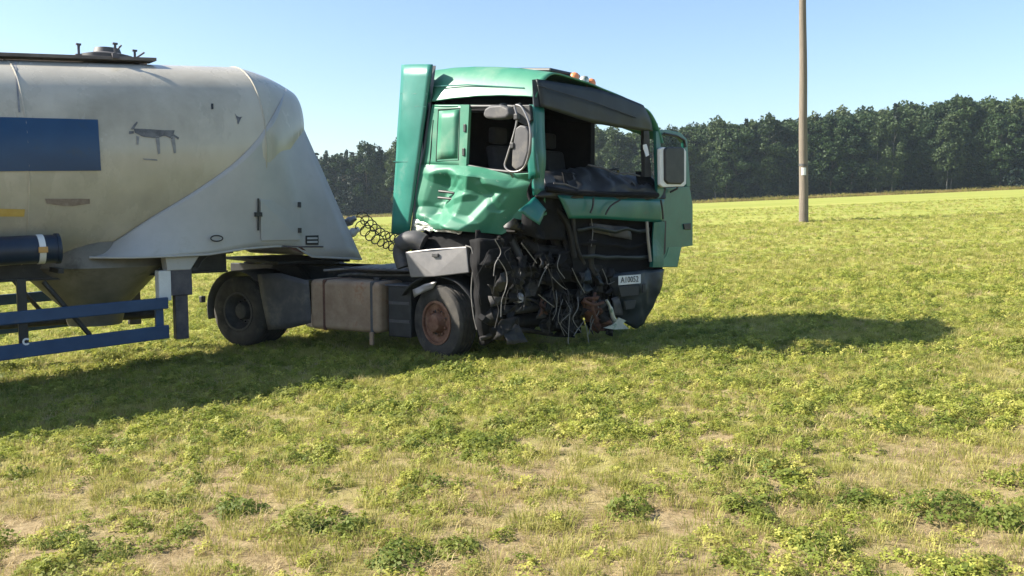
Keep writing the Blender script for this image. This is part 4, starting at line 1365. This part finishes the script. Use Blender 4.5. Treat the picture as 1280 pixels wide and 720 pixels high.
mb.build('crushed_bumper_core', 'grease', truck, smooth=25, solid=0.02)
for k in range(14):
    px, py = random.uniform(722, 768), random.uniform(330, 385)
    mb = MB()
    mb.patch([EP(px, py, .1), EP(px + random.uniform(5, 14), py + random.uniform(-4, 4), random.uniform(0, .15))], [EP(px + random.uniform(-5, 5), py + random.uniform(6, 18), .05), EP(px + random.uniform(4, 14), py + random.uniform(6, 16), .12)], 4, 4, rumple(0.1, 9, nF, 40 + k * 1.7))
    mb.build('torn_sheet', random.choice(['grease', 'visor', 'interior', 'grease', 'iron']), truck, smooth=20, solid=0.006)
for k in range(26):      # torn parts hanging low in front
    px, py = random.uniform(672, 760), random.uniform(362, 404)
    mb = MB()
    mb.patch([EP(px, py, .2), EP(px + random.uniform(5, 13), py + random.uniform(-4, 4), random.uniform(.05, .3))], [EP(px + random.uniform(-4, 4), py + random.uniform(8, 20), .12), EP(px + random.uniform(4, 12), py + random.uniform(8, 20), .22)], 4, 4, rumple(0.1, 9, nF, 90 + k * 1.7))
    mb.build('torn_sheet', random.choice(['grease', 'interior', 'interior', 'grease', 'iron', 'rust']), truck, smooth=20, solid=0.006)
for k in range(12):
    x0, y0 = random.uniform(690, 752), random.uniform(360, 385)
    mb = MB()
    mb.tube(curve([EP(x0, y0, .05), EP(x0 + random.uniform(-6, 6), y0 + 14, .0), EP(x0 + random.uniform(-8, 8), y0 + 28, .02), EP(x0 + random.uniform(-10, 10), y0 + random.uniform(36, 46), .05)], 5), random.choice([.004, .006]), 5)
    mb.build('wire', random.choice(['wire_dark', 'wire_dark', 'wire']), truck, smooth=50)
# bumper remains with fog lamps and number plate
mb = MB()
bt_top = [FP(760, 345, .12), FP(778, 341, .0), FP(805, 338, -.03), FP(829, 336, .06)]
bt_bot = [FP(764, 392, .16), FP(778, 402, .08), FP(795, 411, .02), FP(805, 403, .12)]
mb.patch(bt_top, bt_bot, 24, 16, lambda u, v, q: nF * (0.05 * math.sin(math.pi * v) + 0.06 * noise.noise(Vector(q * 3.5)) + 0.02 * noise.noise(Vector(q * 11))))
bum = mb.build('bumper', 'visor', truck, smooth=40, solid=0.03)
for pts in ([(772, 358), (798, 357), (797, 369), (775, 371)], [(802, 355), (806, 354), (805, 366), (802, 366)], [(779, 376), (794, 375), (792, 386), (781, 387)]):
    mb = MB()
    mb.prism([FP(x, y, -.095) for x, y in pts], nF * 0.02)
    mb.build('bumper_vent', 'ink', bum, bevel=0.006)
mb = MB()
mb.patch([FP(764, 373, -.02), FP(775, 370, -.06)], [FP(768, 394, -.02), FP(779, 394, -.05)], 4, 6, rumple(0.06, 7, nF))
mb.build('torn_bumper_skin', 'mudguard', bum, smooth=30, solid=0.008)
pl = [FP(773.3, 345, -.11), FP(801, 343, -.11), FP(801, 354, -.11), FP(773.3, 356.5, -.11)]
mb = MB()
mb.prism(pl, -nF * 0.006)
npl = mb.build('number_plate', 'plate', bum)
xd = (pl[1] - pl[0])
wl = np.linalg.norm(xd)
xd = xd / wl
yd = UP - xd * np.dot(UP, xd)
yd /= np.linalg.norm(yd)
text_mesh('A10052', wl / 3.9, pl[3] + xd * wl * 0.08 + yd * 0.028, xd, yd, 'ink', npl, 'plate_lettering', 0.004)

# ---- coiled air hoses between tractor and trailer
for k, (pa, pb, nturn, rr) in enumerate([((446, 276, 0.35), (506, 312, -0.2), 9, 0.085), ((452, 270, 0.25), (512, 300, -0.3), 10, 0.07)]):
    a, b_ = T.side(pa[0], pa[1], pa[2]), K.side(pb[0], pb[1], pb[2] - 0.5)
    ax = b_ - a
    u1 = np.cross(ax, UP)
    u1 /= np.linalg.norm(u1)
    u2 = np.cross(u1, ax / np.linalg.norm(ax))
    pts = []
    for t in np.linspace(0, 1, nturn * 14):
        ph = 2 * math.pi * nturn * t
        sag = -0.10 * math.sin(math.pi * t)
        r = rr * (1 + 0.25 * math.sin(7 * t + k))
        pts.append(a + ax * t + UP * sag + r * (math.cos(ph) * u1 + math.sin(ph) * u2))
    mb = MB()
    mb.tube(pts, 0.009, 6)
    mb.build('coiled_air_hose', 'wire_dark', truck, smooth=60)
for (x, y) in ((438, 276), (442, 290)):
    c_ = T.side(x, y, 0.45)
    mb = MB()
    mb.lathe(c_, T.r * 0.5 + UP * 0.4 + T.h * 0.5, [(-0.08, 0), (-0.08, 0.06), (0, 0.075), (0.04, 0.05), (0.1, 0.04), (0.1, 0)], 14)
    mb.tube([c_ - T.h * 0.25, c_], 0.03, 8)
    mb.build('air_coupling', 'alu' if y < 280 else 'white', trailer, smooth=40)

# ------------------------------------------------------------------ utility pole
pb0 = None
for yy in np.linspace(20, 60, 4000):
    x_ = (1003.5 - 640) / FPX * yy
    q = A([x_, yy, float(gz(x_, yy))])
    dq = q - CAM
    py = 360 - FPX * (dq[1] * sp + dq[2] * cp) / (dq[1] * cp - dq[2] * sp)
    if py <= 278:
        pb0 = q
        break
pole = empty('utility_pole', pb0, 'tall weathered wooden utility pole standing in the field', 'pole')
sc_ = pb0[1] / FPX
tilt = A([-0.032, 0.0, 1.0])
def polept(h):
    return pb0 + tilt * h
mb = MB()
mb.tube([polept(h) + A([0.01 * math.sin(h * 1.3), 0, 0]) for h in np.linspace(-0.4, 11.5, 20)], list(np.linspace(5.8, 3.6, 20) * sc_), 16)
shaft = mb.build('pole_shaft', 'pole', pole, smooth=50)
for h0, h1, m_ in ((1.86, 2.16, 'plate'),):
    mb = MB()
    r = 5.7 * sc_
    mb.patch([polept(h1) + r * A([math.cos(t), math.sin(t), 0]) for t in np.linspace(R_(225), R_(285), 6)], [polept(h0) + r * A([math.cos(t), math.sin(t), 0]) for t in np.linspace(R_(225), R_(285), 6)], 6, 1)
    mb.build('number_tag', m_, shaft, solid=0.004)
mb = MB()
mb.lathe(polept(2.22), UP, [(0, 5.2 * sc_), (0, 5.65 * sc_), (0.09, 5.65 * sc_), (0.09, 5.2 * sc_)], 16, ref=A([1.0, 0, 0]))
mb.build('metal_band', 'mudguard', shaft, smooth=40)
for s_ in (-1, 1):       # crossarm above the frame
    pass
mb = MB()
mb.obox(polept(11.0), A([0.9, 0.2, 0]), A([-0.01, 0.05, 0]), UP * 0.06)
arm = mb.build('crossarm', 'pole', pole)
for k in (-0.8, 0.0, 0.8):
    mb = MB()
    mb.lathe(polept(11.06) + A([0.9, 0.2, 0]) * k, UP, [(0, 0.03), (0.08, 0.07), (0.12, 0.05), (0.16, 0.065), (0.22, 0.03), (0.22, 0)], 12, ref=A([1.0, 0, 0]))
    mb.build('insulator', 'white', arm, smooth=40)

# ------------------------------------------------------------------ trees
def leaf_quads(centres, size, rng, flat=0.0):
    n = len(centres)
    d1 = rng.normal(size=(n, 3))
    d1 /= np.linalg.norm(d1, axis=1)[:, None]
    d2 = rng.normal(size=(n, 3))
    d2 -= d1 * np.sum(d1 * d2, 1)[:, None]
    d2 /= np.linalg.norm(d2, axis=1)[:, None]
    sz = size * rng.uniform(0.6, 1.35, n)[:, None]
    a, b_ = d1 * sz, d2 * sz * 0.62
    v = np.stack([centres - a, centres - b_ * 1.0 + a * 0.15, centres + a, centres + b_], 1).reshape(-1, 3)
    f = np.arange(4 * n).reshape(-1, 4)
    return v, f

def mesh_np(name, v, f, m):
    me = bpy.data.meshes.new(name)
    me.from_pydata(v.tolist(), [], f.tolist())
    me.materials.append(M[m])
    return me

def tree_mesh(kind, H, rng):
    if kind == 'conifer':
        cs = []
        nl = 26
        for i in range(nl):
            t = i / (nl - 1)
            z = H * (0.10 + 0.90 * t)
            rad = (0.20 * H) * (1 - t) ** 0.85 + 0.15
            nb = int(10 * (1 - t)) + 3
            for k in range(nb):
                a = rng.uniform(0, 2 * math.pi)
                L_ = rad * rng.uniform(0.65, 1.1)
                m_ = int(26 * L_ / 2.5) + 8
                tt = rng.uniform(0.1, 1, m_)
                cs.append(np.stack([np.cos(a) * L_ * tt, np.sin(a) * L_ * tt, z - 0.32 * L_ * tt + 0.0 * tt], 1) + rng.normal(size=(m_, 3)) * 0.16)
        cs = np.concatenate(cs)
        v, f = leaf_quads(cs, 0.30, rng)
        trunkr = 0.17
    else:
        cs = []
        nclu = 74 if kind == 'broad' else 62
        rx = H * (0.27 if kind == 'broad' else 0.19)
        zc, rzv = H * 0.56, H * 0.44
        for i in range(nclu):
            while True:
                q = rng.uniform(-1, 1, 3)
                if 0.25 < np.linalg.norm(q) < 1:
                    break
            q = q / np.linalg.norm(q) * np.linalg.norm(q) ** 0.5
            tp = 1 - 0.30 * max(0, q[2]) - 0.15 * max(0, -q[2])
            c_ = A([q[0] * rx * tp, q[1] * rx * tp, zc + q[2] * rzv])
            cr = rng.uniform(0.055, 0.10) * H * (0.9 if kind == 'broad' else 0.75)
            m_ = int(rng.uniform(80, 125))
            pts = rng.normal(size=(m_, 3))
            pts /= np.linalg.norm(pts, axis=1)[:, None]
            pts *= (rng.uniform(0.15, 1, m_) ** 0.5)[:, None] * cr * A([1.0, 1.0, 0.7 if kind == 'broad' else 1.15])
            cs.append(c_ + pts)
        cs = np.concatenate(cs)
        cs[:, 2] = np.maximum(cs[:, 2], 0.4)
        v, f = leaf_quads(cs, 0.27, rng)
        trunkr = 0.17 if kind == 'broad' else 0.13
    crown = mesh_np('crown', v, f, {'broad': 'leaf_mid', 'birch': 'leaf_pale', 'conifer': 'leaf_dark'}[kind])
    mb = MB()
    lean = rng.uniform(-0.03, 0.03, 2)
    mb.tube([A([lean[0] * h + 0.1 * math.sin(h * .6), lean[1] * h, h]) for h in np.linspace(-0.5, H * 0.9, 10)], list(np.linspace(trunkr, 0.03, 10)), 8)
    for k in range(9):
        h = H * rng.uniform(0.3, 0.75)
        a = rng.uniform(0, 2 * math.pi)
        L_ = H * 0.16
        p0 = A([lean[0] * h + 0.1 * math.sin(h * .6), lean[1] * h, h])
        mb.tube([p0, p0 + A([math.cos(a) * L_ * .5, math.sin(a) * L_ * .5, L_ * .45]), p0 + A([math.cos(a) * L_, math.sin(a) * L_, L_ * (.7 if kind != 'conifer' else 0.2)])], [0.07, 0.045, 0.015], 5)
    tm = bpy.data.meshes.new('trunk')
    tm.from_pydata([tuple(q) for q in mb.v], [], mb.f)
    tm.shade_smooth()
    tm.materials.append(M['birch' if kind == 'birch' else 'bark'])
    return tm, crown

protos = {'broad': [tree_mesh('broad', 16.0, np.random.default_rng(100 + k)) for k in range(4)],
          'birch': [tree_mesh('birch', 16.0, np.random.default_rng(200 + k)) for k in range(3)],
          'conifer': [tree_mesh('conifer', 16.0, np.random.default_rng(300 + k)) for k in range(3)]}
LBL = {'broad': ('broadleaf_tree', 'dark green broadleaf tree in the front row of the forest edge'),
       'birch': ('birch_tree', 'pale green birch with light trunk at the forest edge'),
       'conifer': ('conifer_tree', 'dark narrow conifer at the forest edge beyond the field')}
def edge(t):                       # forest edge, t = photo column
    k = (t - 640) / FPX
    # line through (-34.5, 200) and (99, 170)
    x0, y0, x1, y1 = -34.5, 200.0, 99.0, 170.0
    m_ = (y1 - y0) / (x1 - x0)
    yy = (y0 - m_ * x0) / (1 - m_ * k)
    return k * yy, yy
def top_row(t):                    # photo row of the tree tops at column t
    return float(np.interp(t, [300, 400, 450, 490, 560, 700, 860, 950, 1000, 1060, 1100, 1160, 1230, 1300, 1420], [196, 192, 185, 182, 178, 168, 158, 152, 147, 142, 137, 132, 128, 126, 126]))
fidx = []
rt = random.Random(5)
t = 150.0
while t < 1460:
    x, y = edge(t)
    y += rt.uniform(-2, 4)
    zb = float(gz(x, y))
    H = CAMH + (265 - top_row(t)) / FPX * y - zb
    H *= rt.uniform(0.80, 1.05)
    if t < 475:
        kind = 'conifer' if rt.random() < 0.75 else 'broad'
    elif t < 560:
        kind = 'birch' if t < 505 else 'broad'
    else:
        kind = rt.choices(['broad', 'birch', 'conifer'], [0.60, 0.32, 0.08])[0]
    tm, cm = rt.choice(protos[kind])
    nm, lb = LBL[kind]
    root = bpy.data.objects.new(nm, None)
    col.objects.link(root)
    root.location = (x, y, zb)
    root.rotation_euler = (0, 0, rt.uniform(0, 6.28))
    s_ = H / 16.0
    wd = s_ * rt.uniform(0.9, 1.2)
    root.scale = (wd, wd, s_)
    tag(root, lb, 'tree', kind + ' trees along the forest edge')
    for n_, me_ in (('trunk', tm), ('crown', cm)):
        ch = bpy.data.objects.new(n_, me_)
        col.objects.link(ch)
        ch.parent = root
    t += rt.uniform(9, 17)

# deeper rows of the wood: one mass
pr = bpy.data.collections.new('forest_prototypes')
plist = []
for k_ in ('broad', 'birch', 'conifer'):
    for tm, cm in protos[k_][:3]:
        o = bpy.data.objects.new('crown_model', cm)
        pr.objects.link(o)
        plist.append(k_)

def scatter(name, pts, rots, scls, idx, coll):
    me = bpy.data.meshes.new(name)
    me.from_pydata([tuple(q) for q in pts], [], [])
    for nm, ty, data in (('rot', 'FLOAT_VECTOR', rots), ('scl', 'FLOAT_VECTOR', scls)):
        a = me.attributes.new(nm, ty, 'POINT')
        a.data.foreach_set('vector', np.asarray(data, np.float32).ravel())
    a = me.attributes.new('idx', 'INT', 'POINT')
    a.data.foreach_set('value', np.asarray(idx, np.int32))
    ob = bpy.data.objects.new(name, me)
    col.objects.link(ob)
    ng = bpy.data.node_groups.new(name, 'GeometryNodeTree')
    ng.interface.new_socket('Geometry', in_out='INPUT', socket_type='NodeSocketGeometry')
    ng.interface.new_socket('Geometry', in_out='OUTPUT', socket_type='NodeSocketGeometry')
    gi, go = ng.nodes.new('NodeGroupInput'), ng.nodes.new('NodeGroupOutput')
    ip = ng.nodes.new('GeometryNodeInstanceOnPoints')
    ci = ng.nodes.new('GeometryNodeCollectionInfo')
    ci.inputs['Collection'].default_value = coll
    ci.inputs['Separate Children'].default_value = True
    ci.inputs['Reset Children'].default_value = True
    ip.inputs['Pick Instance'].default_value = True
    def attr(nm, dt):
        n = ng.nodes.new('GeometryNodeInputNamedAttribute')
        n.data_type = dt
        n.inputs['Name'].default_value = nm
        return n.outputs['Attribute']
    L_ = ng.links
    L_.new(gi.outputs[0], ip.inputs['Points'])
    L_.new(ci.outputs[0], ip.inputs['Instance'])
    L_.new(attr('idx', 'INT'), ip.inputs['Instance Index'])
    er = ng.nodes.new('FunctionNodeEulerToRotation')
    L_.new(attr('rot', 'FLOAT_VECTOR'), er.inputs[0])
    L_.new(er.outputs[0], ip.inputs['Rotation'])
    L_.new(attr('scl', 'FLOAT_VECTOR'), ip.inputs['Scale'])
    L_.new(ip.outputs[0], go.inputs[0])
    md = ob.modifiers.new('scatter', 'NODES')
    md.node_group = ng
    return ob

P_, Ro, Sc, Ix = [], [], [], []
for row in range(1, 7):
    t = 60.0 + row * 3
    while t < 1560:
        x, y = edge(t)
        y += row * 4.5 + rt.uniform(-1.5, 1.5)
        zb = float(gz(x, y))
        H = (CAMH + (265 - top_row(t)) / FPX * y - zb) * rt.uniform(0.78, 0.99)
        con = t < 475
        pool = [i for i, k_ in enumerate(plist) if (k_ == 'conifer') == con or (not con and rt.random() < 0.06)]
        P_.append((x, y, zb))
        Ro.append((0, 0, rt.uniform(0, 6.28)))
        s_ = H / 16.0
        Sc.append((s_ * 1.15, s_ * 1.15, s_))
        Ix.append(rt.choice(pool))
        t += rt.uniform(10, 19)
for row in range(0, 4):            # undergrowth closes the wood near the ground
    t = 60.0
    while t < 1560:
        x, y = edge(t)
        y += 3.0 + row * 6.5 + rt.uniform(-1.5, 1.5)
        P_.append((x, y, float(gz(x, y)) - 0.4))
        Ro.append((0, 0, rt.uniform(0, 6.28)))
        k = rt.uniform(0.22, 0.42)
        Sc.append((k * 1.7, k * 1.7, k))
        Ix.append(rt.choice([i for i, k_ in enumerate(plist) if k_ == 'broad']))
        t += rt.uniform(9, 15)
wood = scatter('forest_interior', P_, Ro, Sc, Ix, pr)
tag(wood, 'dense dark wood filling in behind the forest edge trees', 'forest', kind='stuff')

# ------------------------------------------------------------------ haze
bm_ = bmesh.new()
bmesh.ops.create_cube(bm_, size=1.0)
hm = bpy.data.meshes.new('haze')
bm_.to_mesh(hm)
bm_.free()
hz = bpy.data.objects.new('haze', hm)
col.objects.link(hz)
HZ0, HZ1 = A([-620.0, -90.0, -20.0]), A([760.0, 960.0, 40.0])
hz.location = tuple((HZ0 + HZ1) / 2)
hz.scale = tuple(HZ1 - HZ0)
hmat = bpy.data.materials.new('morning_haze')
hmat.use_nodes = True
hn = hmat.node_tree
hn.nodes.remove(hn.nodes['Principled BSDF'])
pv = hn.nodes.new('ShaderNodeVolumePrincipled')
pv.inputs['Color'].default_value = (0.72, 0.88, 1.0, 1)
pv.inputs['Density'].default_value = 0.00024
pv.inputs['Anisotropy'].default_value = 0.2
hn.links.new(pv.outputs[0], hn.nodes['Material Output'].inputs['Volume'])
hm.materials.append(hmat)
tag(hz, 'thin pale haze over the field and wood', 'haze', kind='stuff')

# ------------------------------------------------------------------ field plants
vp = bpy.data.collections.new('plant_prototypes')
def clump_leaves(n, R, Hh, leaf, rng, tall=False):
    vs_, fs = [], []
    for i in range(n):
        rr = R * math.sqrt(rng.uniform())
        a = rng.uniform(0, 2 * math.pi)
        hz = Hh * (1 - 0.75 * (rr / R) ** 2) * rng.uniform(0.35, 1.0)
        c_ = A([rr * math.cos(a), rr * math.sin(a), hz])
        up = A([0.7 * math.cos(a) * rr / R, 0.7 * math.sin(a) * rr / R, 1.0]) + rng.normal(size=3) * 0.45
        up /= np.linalg.norm(up)
        u1 = np.cross(up, rng.normal(size=3))
        u1 /= np.linalg.norm(u1)
        u2 = np.cross(up, u1)
        for k in range(3):
            th = 2 * math.pi * k / 3 + rng.uniform(-.3, .3)
            d = math.cos(th) * u1 + math.sin(th) * u2
            e_ = -math.sin(th) * u1 + math.cos(th) * u2
            L_ = leaf * rng.uniform(0.7, 1.3)
            dr = up * L_ * rng.uniform(-.25, .25)
            n0 = len(vs_)
            vs_ += [c_, c_ + d * L_ * .6 + e_ * L_ * .33 + dr * .4, c_ + d * L_ + dr, c_ + d * L_ * .6 - e_ * L_ * .33 + dr * .4]
            fs.append((n0, n0 + 1, n0 + 2, n0 + 3))
        if rng.uniform() < 0.5:
            n0 = len(vs_)
            b0 = A([c_[0] * .4, c_[1] * .4, 0])
            sd_ = u1 * 0.0022
            vs_ += [b0 - sd_, b0 + sd_, c_ + sd_, c_ - sd_]
            fs.append((n0, n0 + 1, n0 + 2, n0 + 3))
    return A(vs_), fs
def clump_blades(n, R, Hh, wd, rng, splay=0.6):
    vs_, fs = [], []
    for i in range(n):
        rr = R * math.sqrt(rng.uniform())
        a = rng.uniform(0, 2 * math.pi)
        b0 = A([rr * math.cos(a), rr * math.sin(a), 0])
        h = Hh * rng.uniform(0.4, 1.1)
        a2 = a + rng.uniform(-1.2, 1.2)
        out = A([math.cos(a2), math.sin(a2), 0]) * h * splay * rng.uniform(0.3, 1.6)
        sd_ = A([-math.sin(a2), math.cos(a2), 0]) * wd * rng.uniform(.6, 1.3)
        m1 = b0 + out * .35 + UP * h * .65
        tp = b0 + out + UP * h * rng.uniform(.6, 1.0)
        n0 = len(vs_)
        vs_ += [b0 - sd_, b0 + sd_, m1 + sd_ * .8, m1 - sd_ * .8, tp]
        fs += [(n0, n0 + 1, n0 + 2, n0 + 3), (n0 + 3, n0 + 2, n0 + 4)]
    return A(vs_), fs
def add_proto(v, f, m):
    me = bpy.data.meshes.new('plant_model')
    me.from_pydata([tuple(q) for q in v], [], f)
    me.materials.append(M[m])
    o = bpy.data.objects.new('plant_model_%02d' % len(vp.objects), me)
    vp.objects.link(o)
    return len(vp.objects) - 1
r_ = np.random.default_rng(3)
KG = [add_proto(*clump_leaves(30, 0.13, 0.125, 0.031, r_), 'clover') for _ in range(4)]
KD = [add_proto(*clump_leaves(40, 0.13, 0.165, 0.033, r_), 'clover_deep') for _ in range(3)]
KS = [add_proto(*clump_blades(30, 0.13, 0.10, 0.0028, r_, 1.1), 'straw') for _ in range(3)]
KB = [add_proto(*clump_blades(34, 0.11, 0.15, 0.0034, r_, 0.7), 'blade') for _ in range(3)]
KL = [add_proto(*clump_blades(12, 0.20, 0.03, 0.004, r_, 7.0), 'straw') for _ in range(2)]     # fallen stalks

def fbm(x, y, s, seed):
    return noise.noise(Vector((x * s, y * s, seed))) + 0.5 * noise.noise(Vector((x * s * 2.1, y * s * 2.1, seed + 7))) + 0.25 * noise.noise(Vector((x * s * 4.3, y * s * 4.3, seed + 3)))
pts, rots, scls, ids = [], [], [], []
rp = random.Random(21)
for y0, y1, dens, sc in ((2.6, 6.5, 280, 0.62), (6.5, 10, 270, 0.64), (10, 15, 210, 0.7), (15, 24, 100, 0.85), (24, 36, 40, 0.95), (36, 52, 10.0, 0.9)):
    area = (y1 - y0) * (2 * 0.72 * (y0 + y1) / 2 + 5)
    for _ in range(int(area * dens)):
        y = y0 + (y1 - y0) * rp.random()
        hw = 0.72 * y + 2.5
        x = rp.uniform(-hw, hw)
        hw0 = 0.72 * (y0 + y1) / 2 + 2.5
        if rp.random() > hw / (0.72 * y1 + 2.5):
            continue
        c_ = (0.6 * fbm(x, y, 0.9, 1.0) + 0.4 * fbm(x, y, 3.0, 4.0)) * (1.0 if y < 14 else 0.6)
        bare = 0.55 * fbm(x, y * 0.8, 1.5, 12.0) + 0.45 * fbm(x, y, 4.0, 2.0)
        near = max(0.0, min(1.0, (8.0 - y) / 3.0))
        band = noise.noise(Vector((x * 0.10 + 3.0, y * 0.75, 5.5))) + 0.5 * noise.noise(Vector((x * 0.3, y * 1.9, 8.5)))
        if rp.random() > max(0.30 + 0.25 * (y > 8), min(1.0, 0.98 - near * 0.24 - bare * 0.85 + 0.2 * (y > 8))):
            continue
        u = rp.random()
        g_ = c_ * 0.6 - near * 0.02 - max(0.0, band) * 0.28
        if u < 0.45 + g_ - 0.08 * near:
            k = rp.choice(KG)
        elif u < 0.56 + g_ * 1.3 - 0.06 * near:
            k = rp.choice(KD) if y < 16 and (c_ > 0.05 or rp.random() < 0.3) else rp.choice(KG)
        elif u < 0.78 - 0.12 * near:
            k = rp.choice(KB)
        elif u < 0.97:
            k = rp.choice(KS)
        else:
            k = rp.choice(KL)
        if k in KG or k in KD:
            sh = 0.75 if y > 20 else 1.0
        else:
            sh = 1.0
        s_ = sh * sc * rp.uniform(0.45, 1.3) * (1 + 0.35 * max(-0.5, c_))
        pts.append((x, y, float(gz(x, y)) + (0.035 * vnoise(x, y, 1.3) + 0.02 * vnoise(x, y, 4.0, 5) if y < 60 else 0) - 0.012))
        rots.append((rp.uniform(-.12, .12), rp.uniform(-.12, .12), rp.uniform(0, 6.28)))
        scls.append((s_, s_, s_ * rp.uniform(0.7, 1.15)))
        ids.append(k)
t = 100.0
while t < 1500:                    # rank dry grass along the forest edge
    x, y = edge(t)
    y += rp.uniform(-5, -2.5)
    k = rp.uniform(5.0, 8.0)
    pts.append((x, y, float(gz(x, y)) - 0.05))
    rots.append((0, 0, rp.uniform(0, 6.28)))
    scls.append((k * 2.2, k * 2.2, k))
    ids.append(rp.choice(KS + KB + KS))
    t += rp.uniform(0.5, 1.6)
print('plants', len(pts))
field = scatter('field_clover', pts, rots, scls, ids, vp)
tag(field, 'low clover, grass blades and dry straw covering the field', 'ground cover', kind='stuff')

# single bushy weeds that stand out in the foreground
def ground_px(px, py):
    d = A([(px - 640) / FPX, cp + (360 - py) / FPX * sp, -sp + (360 - py) / FPX * cp])
    for i in range(4000):
        q = CAM + d * (3.0 * 1.0015 ** i)
        if q[2] < gz(q[0], q[1]):
            return q
for k, (px, py, R, Hh) in enumerate([(372, 668, 0.17, 0.22), (432, 666, 0.17, 0.17), (505, 700, 0.19, 0.16), (300, 640, 0.16, 0.13), (570, 690, 0.13, 0.13), (786, 640, 0.14, 0.15), (1180, 640, 0.24, 0.18), (1032, 690, 0.13, 0.14), (1075, 628, 0.13, 0.14), (1255, 655, 0.14, 0.17), (70, 718, 0.2, 0.15)]):
    q = ground_px(px, py)
    v, f = clump_leaves(int(800 * R), R * 1.1, Hh * 0.75, 0.029, r_)
    me = bpy.data.meshes.new('weed_clump')
    me.from_pydata([tuple(c) for c in v], [], f)
    me.materials.append(M['clover_deep'])
    o = bpy.data.objects.new('weed_clump', me)
    col.objects.link(o)
    o.location = (q[0], q[1], float(gz(q[0], q[1])) - 0.01)
    tag(o, 'bushy green weed clump standing taller than the dry clover around it', 'weed', 'bushy weeds in the field')
